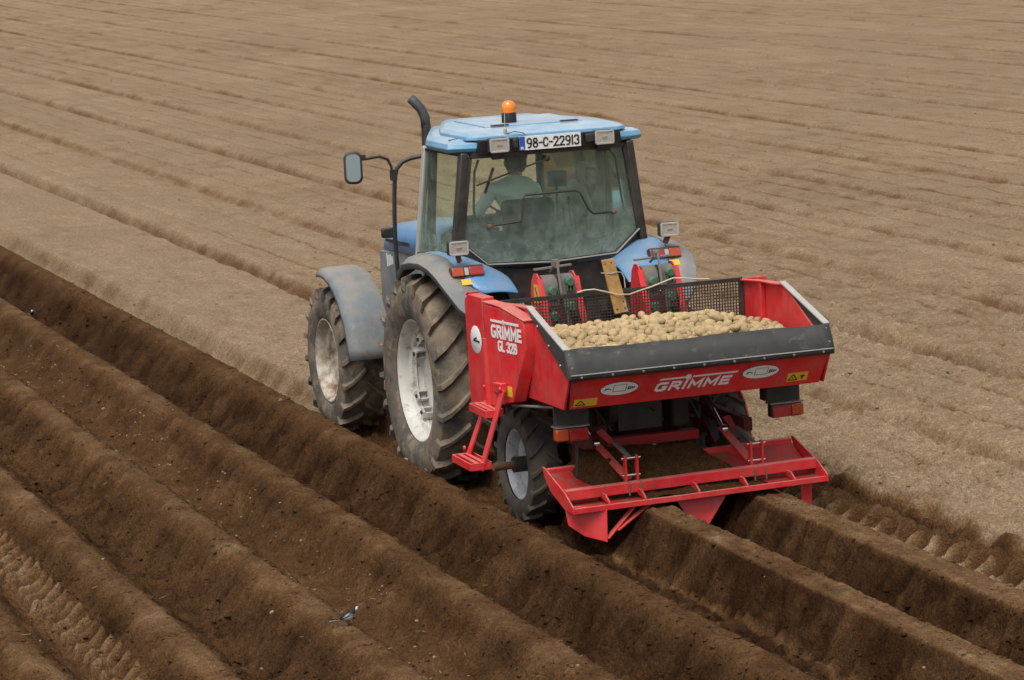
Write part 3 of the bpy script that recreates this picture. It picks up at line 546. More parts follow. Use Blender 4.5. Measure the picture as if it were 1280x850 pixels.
# ---- cab
ZB, ZT = 1.78, 2.68
def cab_pillar(name, a, b, w, d, m='black'): g = G(); g.beam(a, b, w, d, up=(0, 1, 0)); return g.build(name, m, T, bevel=0.012)
for s_ in (-1, 1):
    cab_pillar('rear_pillar', (s_*0.80, -0.40, 1.86), (s_*0.70, -0.41, 2.69), 0.065, 0.09)
    cab_pillar('door_pillar', (s_*0.81, 0.56, 1.70), (s_*0.755, 0.37, 2.69), 0.05, 0.07, 'silver')
    cab_pillar('front_pillar', (s_*0.52, 1.18, 1.30), (s_*0.46, 1.04, 2.69), 0.05, 0.06)
    # side glass between rear and door pillars
    g = G(); g.add([(s_*0.803, -0.35, 1.90), (s_*0.812, 0.53, 1.80), (s_*0.758, 0.36, 2.67), (s_*0.708, -0.36, 2.67)], [(0, 1, 2, 3)]); sw = g.build('side_window', 'glass', T, 0)
    g = G(); q_ = [(s_*0.806, -0.35, 1.90), (s_*0.815, 0.53, 1.80), (s_*0.761, 0.36, 2.67), (s_*0.711, -0.36, 2.67)]
    for i in range(4): g.beam(q_[i], q_[(i+1) % 4], 0.02, 0.028, up=(s_, 0, 0))
    g.build('window_seal', 'black_clean', sw)
    g = G(); g.beam((s_*0.83, -0.32, 1.855), (s_*0.835, 0.56, 1.755), 0.04, 0.045, up=(0, 0, 1)); g.build('cab_sill', 'silver', T, bevel=0.008)
    # door
    g = G(); g.add([(s_*0.80, 0.60, 1.70), (s_*0.53, 1.16, 1.45), (s_*0.47, 1.03, 2.67), (s_*0.75, 0.42, 2.67)], [(0, 1, 2, 3)]); dr = g.build('door_glass', 'glass', T, 0)
    g = G(); g.px([(0.62, 1.05), (0.62, 1.68), (1.15, 1.42), (1.15, 1.0)], s_*0.53, s_*0.55); g.build('door_panel', 'black', T, bevel=0.01)
# rear window: eight-cornered pane with seal
RW = [(-0.655, 2.655), (0.655, 2.655), (0.755, 1.97), (0.55, 1.79), (0.0, 1.765), (-0.55, 1.79), (-0.755, 1.97)]
def rwy(z): return -0.41 - 0.045*max(0.0, 1-((z-2.2)/0.5)**2)
g = G(); g.add([(x, -0.425, z) for x, z in RW], [tuple(range(7))]); rw = g.build('rear_window', 'glass', T, 0)
g = G()
for i in range(7):
    a, b = RW[i], RW[(i+1) % 7]; g.beam((a[0], -0.43, a[1]), (b[0], -0.43, b[1]), 0.03, 0.035, up=(0, 1, 0))
g.build('window_seal', 'black', rw)
g = G()
for i in (2, 3, 4, 5):
    a, b = RW[i], RW[(i+1) % 7]; g.beam((a[0]*1.0, -0.452, a[1]+0.004), (b[0]*1.0, -0.452, b[1]+0.004), 0.008, 0.014, up=(0, 1, 0))
g.build('window_edge_trim', 'silver', rw)
# lower rear cab wall that follows the cut corners
g = G(); g.prism([(x, -0.40, z) for x, z in [(-0.80, 1.99), (-0.78, 1.93), (-0.56, 1.74), (0, 1.715), (0.56, 1.74), (0.78, 1.93), (0.80, 1.99), (0.80, 1.62), (0.45, 1.36), (-0.45, 1.36), (-0.80, 1.62)]], [(x, -0.34, z) for x, z in [(-0.80, 1.99), (-0.78, 1.93), (-0.56, 1.74), (0, 1.715), (0.56, 1.74), (0.78, 1.93), (0.80, 1.99), (0.80, 1.62), (0.45, 1.36), (-0.45, 1.36), (-0.80, 1.62)]]); g.build('cab_rear_wall', 'black', T, 0)
g = G(); g.bb(-0.6, 0.6, -0.36, 1.2, 1.28, 1.36); g.build('cab_floor', 'black', T)
# handrail on the rear window with red knobs
g = G(); g.tube([(-0.53, -0.47, 2.10), (-0.40, -0.485, 2.11), (-0.27, -0.485, 2.12), (-0.255, -0.485, 2.16), (-0.25, -0.485, 2.29), (-0.22, -0.485, 2.325), (0.20, -0.485, 2.33), (0.245, -0.485, 2.31), (0.31, -0.485, 2.17), (0.35, -0.485, 2.13), (0.52, -0.47, 2.13)], 0.0095, 8); hr = g.build('window_handrail', 'iron', T, 60)
for x, z in ((-0.53, 2.10), (0.53, 2.13)):
    g = G(); g.lathe([(-0.045, 0.003), (-0.04, 0.018), (-0.02, 0.02), (0, 0.012), (0.03, 0.012)], (x, -0.46, z), 12, 'y'); g.build('knob', 'rust', hr, 60)
# wiper
g = G(); g.beam((-0.02, -0.475, 2.60), (-0.62, -0.465, 2.43), 0.012, 0.012); wp = g.build('rear_wiper', 'black', T)
g = G(); g.lathe([(-0.05, 0.004), (-0.045, 0.022), (0, 0.024), (0.04, 0.024)], (-0.02, -0.44, 2.60), 12, 'y'); g.build('wiper_pivot', 'black', wp, 60)
g = G(); g.beam((-0.55, -0.455, 2.36), (-0.47, -0.455, 2.56), 0.012, 0.02); g.build('wiper_blade', 'black', wp)
# roof
def roof_ring(z, e, zr=0.0):
    P = [(-0.60, -0.485), (-0.83, -0.40), (-0.845, 0.10), (-0.74, 0.42), (-0.47, 1.14), (0.47, 1.14), (0.74, 0.42), (0.845, 0.10), (0.83, -0.40), (0.60, -0.485)]
    return [(x*(1-e), (y-0.4)*(1-e)+0.4, z) for x, y in P]
def loft(rings, name, m, parent, cap=True, **k):
    g = G(); n_ = len(rings[0]); vs = [p for r in rings for p in r]
    fs = [(i*n_+j, i*n_+(j+1) % n_, (i+1)*n_+(j+1) % n_, (i+1)*n_+j) for i in range(len(rings)-1) for j in range(n_)]
    if cap: fs += [tuple(range(n_)), tuple(range((len(rings)-1)*n_, len(rings)*n_))]
    g.add(vs, fs); return g.build(name, m, parent, **k)
roof = loft([roof_ring(2.69, 0.04), roof_ring(2.70, 0.015), roof_ring(2.725, 0.0), roof_ring(2.765, 0.02), roof_ring(2.785, 0.08), roof_ring(2.79, 0.16)], 'roof', 'roof', T, smooth=20, bevel=0.005)
CAPP = [(-0.60, -0.475), (-0.68, -0.42), (-0.70, 0.15), (-0.58, 0.55), (-0.40, 1.05), (0.40, 1.05), (0.58, 0.55), (0.70, 0.15), (0.68, -0.42), (0.60, -0.475)]
cr_ = lambda z, e: [(x*(1-e), (y-0.35)*(1-e)+0.35, z) for x, y in CAPP]
loft([cr_(2.785, 0.0), cr_(2.812, 0.01), cr_(2.836, 0.07), cr_(2.846, 0.16), cr_(2.853, 0.5)], 'roof_cap', 'roof', roof, smooth=20, bevel=0.004)
g = G(); g.pz([(-0.42, -0.15), (-0.42, 0.62), (0.42, 0.62), (0.42, -0.15)], 2.846, 2.862); g.build('roof_hatch', 'roof', roof, bevel=0.008)
for x in (-0.30, 0.28):
    g = G(); g.box((x, -0.17 if x < 0 else -0.2, 2.866), (0.15, 0.03, 0.012)); g.build('hatch_catch', 'black', roof, bevel=0.003)
for s_ in (-1, 1):
    g = G(); g.prism([(s_*0.66, -0.24, 2.790), (s_*0.775, -0.31, 2.785), (s_*0.775, -0.275, 2.785)], [(s_*0.66, -0.24, 2.796), (s_*0.775, -0.31, 2.789), (s_*0.775, -0.275, 2.789)]); g.build('roof_vent', 'black', roof)
g = G(); g.py([(-0.615, 2.693), (-0.60, 2.785), (0.60, 2.785), (0.615, 2.693)], -0.497, -0.47); fas = g.build('rear_fascia', 'black_clean', roof, bevel=0.004)
# number plate
g = G(); g.box((0, -0.507, 2.738), (0.52, 0.008, 0.112)); plate = g.build('number_plate', 'plate_white', T, bevel=0.002)
g = G(); g.box((-0.238, -0.512, 2.738), (0.044, 0.005, 0.110)); g.build('plate_band', 'plate_blue', plate)
text_obj('plate_country_letters', 'IRL', 0.022, 'white', plate, (-0.238, -0.5155, 2.702), (1, 0, 0), (0, 0, 1), 0.026, 0.18)
text_obj('plate_number', '98-C-22913', 0.080, 'print_black', plate, (0.022, -0.512, 2.738), (1, 0, 0), (0, 0, 1), 0.435, 0.155, gap=0.27)

def work_lamp(c, w, h, face=(0, -1, 0), parent=T, body='black', stalk=None):
    g = G(); x, y, z = c; g.box((x, y+0.03, z), (w, 0.075, h)); lp = g.build('work_lamp', body, parent, bevel=0.014)
    g = G(); g.box((x, y-0.0105, z), (w*0.80, 0.012, h*0.72)); g.build('lens', 'clear_lens', lp, bevel=0.004)
    g = G()
    for a, b in (((-1, -1), (1, -1)), ((1, -1), (1, 1)), ((1, 1), (-1, 1)), ((-1, 1), (-1, -1))):
        g.beam((x+a[0]*w*0.44, y-0.014, z+a[1]*h*0.42), (x+b[0]*w*0.44, y-0.014, z+b[1]*h*0.42), 0.016, 0.016)
    g.build('bezel', 'silver', lp, bevel=0.003)
    g = G(); g.box((x, y-0.018, z), (w*0.26, 0.006, h*0.14)); g.build('bulb_shield', 'chrome', lp)
    if stalk: g = G(); g.beam((x, y+0.03, z-h*0.5), stalk, 0.025, 0.04); g.build('stalk', 'rust', lp)
    return lp
for s_ in (-1, 1):
    work_lamp((s_*0.445, -0.545, 2.742), 0.165, 0.115)
    work_lamp((s_*0.89, -0.75, 1.985), 0.16, 0.115, stalk=(s_*0.87, -0.70, 1.87))
    g = G(); g.bb(s_*0.445-0.055, s_*0.445+0.055, -0.53, -0.50, 2.63, 2.695); g.build('lamp_bracket', 'black_clean', roof, bevel=0.004)
g = G(); g.bb(-0.315, -0.275, -0.52, -0.49, 2.71, 2.78); g.bb(0.30, 0.38, -0.525, -0.49, 2.71, 2.775); g.build('fascia_switch_box', 'black', roof, bevel=0.006)
# beacon and radio aerial
g = G(); g.lathe([(0, 0.055), (0.005, 0.062), (0.075, 0.060), (0.085, 0.055)], (-0.14, 0.05, 2.860), 20, 'z', True, True); bc = g.build('beacon', 'black_clean', T, 50)
g = G(); g.lathe([(0.08, 0.055), (0.11, 0.058), (0.14, 0.057), (0.165, 0.045), (0.178, 0.025), (0.181, 0.004)], (-0.14, 0.05, 2.860), 20, 'z', False, True); g.build('beacon_dome', 'amber', bc, 60)
g = G(); g.lathe([(0.0, 0.012), (0.02, 0.016), (0.055, 0.014), (0.06, 0.006)], (-0.355, -0.452, 2.805), 10, 'z', True, True); g.tube([(-0.355, -0.452, 2.86), (-0.35, -0.44, 3.02)], [0.004, 0.0025], 6); g.build('aerial', 'silver', T, 50)
g = G(); g.tube([(-0.35, -0.46, 2.82), (-0.28, -0.47, 2.835), (-0.22, -0.49, 2.82), (-0.20, -0.505, 2.80)], 0.004, 6); g.build('aerial_lead', 'black', T, 60)

# mirror on its rail, indicator box
g = G(); g.tube([(-0.79, 1.2, 1.50), (-0.80, 1.2, 1.84), (-0.795, 1.2, 2.05), (-0.785, 1.2, 2.25), (-0.775, 1.2, 2.36), (-0.755, 1.2, 2.44), (-0.70, 1.2, 2.495), (-0.62, 1.2, 2.52), (-0.50, 1.12, 2.545)], 0.0185, 10); mr_ = g.build('mirror_rail', 'black', T, 60)
g = G(); g.tube([(-0.79, 1.2, 2.38), (-0.80, 1.2, 2.46), (-0.83, 1.2, 2.525), (-0.90, 1.2, 2.555), (-1.0, 1.2, 2.545), (-1.10, 1.2, 2.54)], 0.012, 8); g.box((-0.785, 1.2, 2.39), (0.05, 0.05, 0.09)); g.box((-1.05, 1.2, 2.56), (0.05, 0.03, 0.04)); g.build('mirror_arm', 'black', mr_, 60)
def rrect(w, h, r, n=5):
    P = []
    for cx_, cz_, a0 in ((w/2-r, h/2-r, 0), (-w/2+r, h/2-r, 90), (-w/2+r, -h/2+r, 180), (w/2-r, -h/2+r, 270)):
        for k in range(n): a = R(a0+90*k/(n-1)); P.append((cx_+r*math.cos(a), cz_+r*math.sin(a)))
    return P
def slab(P, c, th, rz, rx=0.0):
    g = G(); m = Matrix.Rotation(rz, 3, 'Z') @ Matrix.Rotation(rx, 3, 'X')
    A = [tuple(m @ Vector((x, -th/2, z)) + Vector(c)) for x, z in P]; B = [tuple(m @ Vector((x, th/2, z)) + Vector(c)) for x, z in P]
    return g.prism(A, B)
mo = slab(rrect(0.155, 0.27, 0.055), (-1.135, 1.2, 2.475), 0.05, R(-14), R(-6)).build('mirror_housing', 'black', mr_, bevel=0.012)
g = slab(rrect(0.118, 0.228, 0.042), (-1.1415, 1.1735, 2.478), 0.006, R(-14), R(-6)); 
mg = g.build('mirror_glass', 'mirror', mr_, 30)
g = G(); g.box((-0.845, 1.22, 1.905), (0.13, 0.06, 0.085)); g.build('indicator_box', 'black', T, bevel=0.012)
g = G(); g.beam((-0.79, 1.2, 1.50), (-0.63, 1.22, 1.48), 0.04, 0.03); g.build('rail_bracket', 'black', T)

# ---- rear mudguards
FM = [(0.66, 1.66, 0.80), (0.50, 1.765, 0.85), (0.25, 1.835, 0.88), (0.0, 1.862, 0.90), (-0.30, 1.878, 0.905), (-0.52, 1.872, 0.91), (-0.66, 1.83, 0.905), (-0.76, 1.76, 0.885), (-0.86, 1.675, 0.83), (-0.91, 1.62, 0.74), (-0.945, 1.565, 0.68), (-0.95, 1.555, 0.45)]
FL = [(0.72, 1.50, 0.93), (0.54, 1.65, 1.0), (0.27, 1.755, 1.04), (0.0, 1.80, 1.06), (-0.30, 1.825, 1.075), (-0.56, 1.81, 1.085), (-0.74, 1.76, 1.08), (-0.88, 1.67, 1.05), (-1.0, 1.55, 0.99), (-1.07, 1.46, 0.90), (-1.10, 1.41, 0.72), (-1.105, 1.395, 0.45)]
for s_ in (-1, 1):
    g = G(); g.grid([[(-p[2]*-s_, p[0], p[1]), (-(p[2]*0.35+q_[2]*0.65)*-s_, p[0]*0.4+q_[0]*0.6, p[1]*0.62+q_[1]*0.38), (-q_[2]*-s_, q_[0], q_[1]), (-(q_[2]-0.012)*-s_, q_[0]*0.99, q_[1]-0.045)] for p, q_ in zip(FM, FL)]); fl = g.build('mudguard', 'grey', T, 50, solid=0.016)
    n_in = 0.46
    g = G(); rows = []
    for i, p in enumerate(FM[:10]):
        xo_ = p[2]; xi = n_in; rows.append([(s_*(xi+(xo_-xi)*t), p[0] - (0.02 if i > 5 else 0)*math.sin(t*math.pi), p[1] + 0.016*math.sin(t*math.pi)**0.5 + 0.002 - (.22, .22, .22, .22, .20, .15, .12, .08, .04, .02)[i]*max(0, 1-t/0.75)**1.2) for t in (0, 0.1, 0.3, 0.5, 0.7, 0.9, 1.0)])
    g.grid(rows); top = g.build('mudguard_top', 'blue', T, 60, solid=0.012, sub=1)
    g = G(); g.grid([[(s_*0.47, y, min(z-0.245, 1.62)), (s_*0.47, y*0.9, 1.22)] for y, z, _ in FM]); g.build('mudguard_inner_wall', 'black', T, 60, solid=0.012)
    # tail lamp
    lx = s_*0.835; tl = G(); tl.box((lx, -0.752, 1.80), (0.27, 0.07, 0.082), rot=(R(-20), 0, 0)); t_ = tl.build('tail_lamp', 'black', T, bevel=0.012)
    for a0, a1, mm in ((0.035, 0.13, 'orange_lens'), (-0.13, -0.012, 'red_lens')):
        b = G(); b.box((lx+s_*(a0+a1)/2, -0.782, 1.80), (a1-a0, 0.03, 0.070), rot=(R(-20), 0, 0)); b.build('lens', mm, t_, bevel=0.006)
    b = G(); b.box((lx+s_*0.011, -0.782, 1.80), (0.034, 0.026, 0.060), rot=(R(-20), 0, 0)); b.build('reflector', 'silver', t_, bevel=0.003)
    b = G(); b.box((lx-s_*0.03*s_ if s_ < 0 else lx+0.06, -0.835, 1.725), (0.08, 0.006, 0.055), rot=(R(-44), 0, 0)); st = b.build('sticker', 'yellow', T)
# front mudguards
for s_ in (-1, 1):
    rows = []
    for k in range(15):
        a = R(84 + (172-84)*k/14); r = 0.78 + 0.09*k/14
        cy_, cz_ = 2.56+r*math.cos(a), 0.64+r*math.sin(a)
        dr = 0.045
        xs_ = [(-0.005, -0.03), (0.0, 0.0), (0.03, dr*0.75), (0.10, dr), (0.30, dr), (0.375, dr*0.5), (0.385, -0.03)]
        sc = 1.0
        rows.append([(s_*(1.10-x_*1.0), 2.56+(r+d_)*math.cos(a), 0.64+(r+d_)*math.sin(a)) for x_, d_ in xs_])
    g = G(); g.grid(rows); fg = g.build('front_mudguard', 'grey', T, 60, solid=0.014)
    a = R(160)
    for x_, r_ in ((1.03, 0.014), (0.965, 0.016), (0.93, 0.026)):
        b = G(); b.lathe([(0, r_), (0.012, r_*0.9), (0.014, 0.001)], (0, 0, 0), 10, 'y')
        b.v = [(p[0]+s_*x_, 2.56-0.858*math.cos(R(14))-p[1]-0.020, 0.64+0.858*math.sin(R(14))+p[2]+0.02) for p in b.v]; b.build('mudguard_bolt', 'steel', fg, 60)
    g = G(); g.tube([(s_*0.86, 2.30, 1.42), (s_*0.72, 2.2, 1.36), (s_*0.55, 2.4, 0.95), (s_*0.6, 2.56, 0.70)], 0.02, 8); g.build('mudguard_bracket', 'black', T, 60)
# ---- cab interior
g = G(); g.box((0.0, 0.32, 1.80), (0.50, 0.48, 0.13)); g.build('driver_seat_cushion', 'seat', T, bevel=0.05)
g = G(); g.box((0.0, 0.08, 2.02), (0.46, 0.11, 0.42), rot=(R(-8), 0, 0)); g.build('driver_seat_back', 'seat', T, bevel=0.05)
g = G(); g.bb(-0.2, 0.2, 0.15, 0.5, 1.36, 1.74); g.build('seat_suspension', 'black', T, bevel=0.02)
g = G(); g.bb(0.34, 0.56, -0.15, 0.75, 1.36, 1.93); g.build('side_console', 'cab_trim', T, bevel=0.04)
g = G(); g.bb(-0.66, -0.42, -0.25, 0.45, 1.36, 1.86); g.build('left_console', 'cab_trim', T, bevel=0.05)
for x, y, h in ((0.40, 0.3, 0.18), (0.47, 0.35, 0.22), (0.44, 0.15, 0.16), (0.50, 0.05, 0.13)):
    g = G(); g.tube([(x, y, 1.90), (x, y+0.04, 1.92+h)], 0.008, 6); lv = g.build('lever', 'black', T, 60)
    b = G(); b.lathe([(-0.03, 0.004), (-0.02, 0.02), (0.01, 0.02), (0.03, 0.004)], (x, y+0.04, 1.93+h), 10, 'z'); b.build('lever_knob', 'rust' if x != 0.47 else 'print_black', lv, 60)
g = G(); g.px([(0.92, 1.36), (0.92, 1.86), (1.0, 2.02), (1.15, 2.0), (1.18, 1.36)], -0.26, 0.26); g.build('dashboard', 'cab_trim', T, bevel=0.03)
g = G(); SW = []
for k in range(25):
    a = 2*math.pi*k/24; SW.append((0.20*math.cos(a), 0.80+0.17*math.sin(a), 2.05+0.10*math.sin(a)))
g.tube(SW, 0.014, 8, caps=False); g.tube([(0, 0.80, 2.05), (0, 0.95, 1.85)], 0.03, 8)
for k in (0, 8, 16): g.tube([(0, 0.80, 2.05), SW[k]], 0.01, 6)
g.build('steering_wheel', 'black', T, 60)
g = G(); g.box((0.50, 0.72, 2.30), (0.16, 0.06, 0.12), rot=(R(15), 0, R(-20))); g.tube([(0.50, 0.74, 2.25), (0.48, 0.70, 1.93)], 0.012, 6); mo_ = g.build('control_monitor', 'cab_trim', T, 30)
g = G(); g.box((-0.70, 0.45, 1.91), (0.006, 0.09, 0.09)); g.build('paper_note', 'white', T)
g = G(); g.pz([(-0.62, -0.40), (-0.70, 0.35), (-0.44, 1.03), (0.44, 1.03), (0.70, 0.35), (0.62, -0.40)], 2.655, 2.69); g.build('headliner', 'liner', T)
g = G(); g.tube([(0.56, -0.36, 2.62), (0.60, -0.37, 2.55), (0.64, -0.37, 2.25), (0.66, -0.37, 2.12)], 0.010, 6); g.tube([(-0.56, -0.36, 2.62), (-0.60, -0.37, 2.53), (-0.62, -0.37, 2.25), (-0.62, -0.37, 2.12)], 0.010, 6); g.build('window_stay', 'iron', T, 60)
# ---- rear linkage
for s_ in (-1, 1):
    g = G(); g.beam((s_*0.36, -0.30, 0.55), (s_*0.42, -1.25, 0.62), 0.05, 0.09); g.build('lower_link_arm', 'iron', T, bevel=0.008)
    g = G(); g.tube([(s_*0.36, -0.35, 1.38), (s_*0.40, -0.85, 0.62)], 0.028, 8); g.build('lift_rod', 'iron', T, 60)
    g = G(); g.beam((s_*0.30, -0.25, 1.32), (s_*0.36, -0.62, 1.40), 0.06, 0.10); g.build('lift_arm', 'iron', T, bevel=0.01)
g = G(); g.tube([(0, -0.38, 1.15), (0, -1.25, 1.15)], 0.03, 8); g.build('top_link', 'iron', T, 60)
g = G(); g.bb(-0.35, 0.35, -0.46, -0.41, 1.08, 1.34)
for i in range(5): g.tube([(-0.28+i*0.14, -0.50, 1.24), (-0.28+i*0.14, -0.46, 1.24)], 0.03, 8)
g.build('hydraulic_valve_block', 'iron', T, bevel=0.004)
for i in range(4):
    g = G(); x = -0.25+i*0.16; g.tube([(x, -0.49, 1.24), (x+0.03, -0.75, 1.30+0.05*(i % 2)), (x*0.6, -1.1, 1.22), (x*0.5, -1.4, 1.10)], 0.014, 6); g.build('hydraulic_hose', 'black', T, 60)

# ---------------------------------------------------------------- the driver
def skin_body(name, nodes, edges, mats, assign, parent=None):
    me = bpy.data.meshes.new(name); keys = list(nodes); me.from_pydata([nodes[k][0] for k in keys], [(keys.index(a), keys.index(b)) for a, b in edges], [])
    o = bpy.data.objects.new(name, me); COL.objects.link(o)
    o.modifiers.new('skin', 'SKIN'); sv = me.skin_vertices[0].data
    for i, k in enumerate(keys):
        r = nodes[k][1]; sv[i].radius = r if isinstance(r, tuple) else (r, r); sv[i].use_root = (i == 0)
    sb = o.modifiers.new('sub', 'SUBSURF'); sb.levels = 2
    dg = bpy.context.evaluated_depsgraph_get(); out = bpy.data.meshes.new_from_object(o.evaluated_get(dg))
    COL.objects.unlink(o); bpy.data.objects.remove(o)
    out.materials.clear()
    for m in mats: out.materials.append(M[m])
    for p in out.polygons: p.material_index = assign(p.center); p.use_smooth = True
    out.name = name; b = bpy.data.objects.new(name, out); COL.objects.link(b); return b
N = {'pelvis': ((0, 0.26, 1.94), (0.165, 0.12)), 'waist': ((-0.02, 0.25, 2.08), (0.155, 0.11)), 'chest': ((-0.045, 0.27, 2.22), (0.175, 0.115)), 'upper': ((-0.05, 0.29, 2.32), (0.13, 0.09)), 'neck': ((-0.03, 0.31, 2.39), (0.055, 0.055)), 'neck2': ((-0.01, 0.33, 2.44), (0.055, 0.058)), 'skull': ((0.0, 0.345, 2.52), (0.078, 0.095)), 'crown': ((0.005, 0.345, 2.585), (0.06, 0.07)), 'nose': ((0.01, 0.455, 2.50), (0.016, 0.02)), 'chin': ((0.005, 0.42, 2.455), (0.03, 0.03))}
Eg = [('pelvis', 'waist'), ('waist', 'chest'), ('chest', 'upper'), ('upper', 'neck'), ('neck', 'neck2'), ('neck2', 'skull'), ('skull', 'crown'), ('skull', 'nose'), ('neck2', 'chin')]
for nm, s_ in (('l', -1), ('r', 1)):
    sh = (-0.05+s_*0.175, 0.29, 2.31-0.01*(s_ < 0)); el = (-0.05+s_*0.27, 0.42, 2.10); wr = (s_*0.185-0.01, 0.66, 2.06); pm = (s_*0.185, 0.72, 2.075)
    N['sh'+nm] = (sh, 0.07); N['el'+nm] = (el, 0.048); N['wr'+nm] = (wr, 0.033); N['pm'+nm] = (pm, (0.036, 0.022))
    Eg += [('upper', 'sh'+nm), ('sh'+nm, 'el'+nm), ('el'+nm, 'wr'+nm), ('wr'+nm, 'pm'+nm)]
    for f in range(4):
        d = (f-1.5)*0.017; b0 = (pm[0]+d, pm[1]+0.045, pm[2]+0.020); b1 = (pm[0]+d, pm[1]+0.07, pm[2]+0.005); b2 = (pm[0]+d, pm[1]+0.062, pm[2]-0.022)
        for j, b_ in enumerate((b0, b1, b2)): N['f%s%d%d' % (nm, f, j)] = (b_, 0.009)
        Eg += [('pm'+nm, 'f%s%d0' % (nm, f)), ('f%s%d0' % (nm, f), 'f%s%d1' % (nm, f)), ('f%s%d1' % (nm, f), 'f%s%d2' % (nm, f))]
    N['th'+nm] = ((pm[0]-s_*0.04, pm[1]+0.005, pm[2]+0.012), 0.010); N['tt'+nm] = ((pm[0]-s_*0.045, pm[1]+0.04, pm[2]+0.01), 0.009); Eg += [('pm'+nm, 'th'+nm), ('th'+nm, 'tt'+nm)]
    N['hp'+nm] = ((s_*0.10, 0.30, 1.93), 0.095); N['kn'+nm] = ((s_*0.17, 0.72, 1.90), 0.068); N['an'+nm] = ((s_*0.17, 0.82, 1.47), 0.045); N['to'+nm] = ((s_*0.18, 1.00, 1.42), (0.04, 0.03))
    Eg += [('pelvis', 'hp'+nm), ('hp'+nm, 'kn'+nm), ('kn'+nm, 'an'+nm), ('an'+nm, 'to'+nm)]
def asg(c):
    if c.z > 2.40: return 2
    if c.y > 0.62 and c.z > 2.02: return 2
    if c.z < 1.99 and not (c.y < 0.45 and c.z > 1.97): return 1
    return 0
driver = skin_body('person', N, Eg, ['shirt', 'trouser', 'skin'], asg)
tag(driver, 'person in pale shirt and dark cap sitting at the wheel in the cab', 'person')
g = G(); g.lathe([(0.0, 0.098), (0.03, 0.10), (0.07, 0.088), (0.095, 0.06), (0.105, 0.004)], (0.003, 0.345, 2.545), 18, 'z'); g.v = [(x, 0.345+(y-0.345)*1.12, z) for x, y, z in g.v]; g.pz([(-0.075, 0.42), (-0.065, 0.50), (0.0, 0.53), (0.07, 0.50), (0.08, 0.42)], 2.55, 2.558); cap = g.build('cap', 'hair', driver, 50)
g = G(); g.lathe([(-0.10, 0.06), (-0.06, 0.082), (0.0, 0.088), (0.02, 0.086)], (0.0, 0.335, 2.53), 18, 'z'); g.f = [f for f in g.f if sum(g.v[i][1] for i in f)/len(f) < 0.37]; g.build('hair', 'hair', driver, 60, solid=0.01)
for s_ in (-1, 1):
    g = G(); g.lathe([(-0.012, 0.004), (-0.01, 0.022), (0.008, 0.028), (0.012, 0.012)], (s_*0.083, 0.345, 2.505), 10, 'x'); g.v = [(x, y, 2.505+(z-2.505)*1.25) for x, y, z in g.v]; g.build('ear', 'skin', driver, 60)
    g = G(); g.lathe([(-0.006, 0.002), (0, 0.010), (0.005, 0.006)], (s_*0.032+0.006, 0.428, 2.522), 8, 'y'); g.build('eye', 'print_black', driver, 60)
g = G(); g.box((0.008, 0.444, 2.468), (0.045, 0.01, 0.008)); g.build('mouth', 'red_lens', driver)
# ---------------------------------------------------------------- potato planter
P = thing('potato_planter', 'red two-row potato planter with open hopper full of seed potatoes', 'planter', (0, -2.4, 0))
# hopper
LW = [(-1.92, 1.70), (-2.30, 1.735), (-2.66, 1.752), (-3.415, 1.362), (-3.28, 1.115), (-2.17, 1.085), (-1.92, 1.30)]
for s_ in (-1, 1):
    g = G(); g.px(LW, s_*0.995, s_*1.012); hw_ = g.build('hopper_side_wall', 'red', P, bevel=0.004)
    g = G(); g.beam((s_*0.985, -1.90, 1.703), (s_*0.985, -2.30, 1.74), 0.055, 0.012, up=(0, 0, 1)); g.beam((s_*0.985, -2.31, 1.741), (s_*0.985, -2.66, 1.757), 0.075, 0.012, up=(0, 0, 1)); g.build('wall_flange', 'red', hw_, bevel=0.003)
    g = G(); g.bb(s_*0.955, s_*0.993, -2.34, -2.30, 1.30, 1.73); g.build('wall_post', 'red', hw_, bevel=0.004)
    g = G(); g.px([(-2.64, 1.765), (-3.355, 1.550), (-3.445, 1.355), (-3.395, 1.365), (-2.70, 1.712)], s_*1.014, s_*1.024); fl = g.build('side_rubber_flap', 'rubber_dark', P)
    g = G(); g.beam((s_*1.003, -2.63, 1.772), (s_*1.003, -3.365, 1.553), 0.048, 0.010, up=(0, 0, 1)); g.build('lit_flap_edge', 'silver', fl)  # upward edge of the rubber in pale grey, its skylight painted in
    for t_ in (0.12, 0.5, 0.88):
        b = G(); yy = -2.78-(3.36-2.78)*t_; zz = 1.69-(1.69-1.40)*t_; b.lathe([(0, 0.012), (s_*0.008, 0.010), (s_*0.010, 0.001)], (s_*1.024, yy, zz), 8); b.build('bolt', 'steel', fl, 60)
g = G(); g.prism([(-0.995, -3.42, 1.362), (0.995, -3.42, 1.362), (0.965, -3.285, 1.115), (-0.965, -3.285, 1.115)], [(-0.995, -3.40, 1.362), (0.995, -3.40, 1.362), (0.965, -3.265, 1.115), (-0.965, -3.265, 1.115)]); back = g.build('hopper_rear_panel', 'red', P)
nb = Vector((0, -0.247, 0.135)).normalized(); nb = Vector((0, -(0.247), -0.135)).normalized()   # outward normal of the rear panel (leans under)
upb = Vector((0, -0.135, 0.247)).normalized()
def on_back(x, t): return Vector((x, -3.285-0.135*t, 1.115+0.247*t)) + nb*0.0015        # t 0 bottom .. 1 top
g = G(); rows = []
for x in np.linspace(-1.02, 1.02, 30):
    w_ = 0.006*math.sin(x*5)+0.004*math.sin(x*13)
    rows.append([(x, -3.36+w_, 1.552+w_*0.5), (x, -3.415+w_*0.6, 1.46), (x, -3.447, 1.375), (x, -3.442, 1.345)])
g.grid(rows); flap = g.build('rear_rubber_flap', 'rubber_dark', P, 60, solid=0.010)
g = G(); g.beam((-1.01, -3.455, 1.385), (1.01, -3.455, 1.385), 0.007, 0.006); g.build('flap_seam', 'silver', flap)
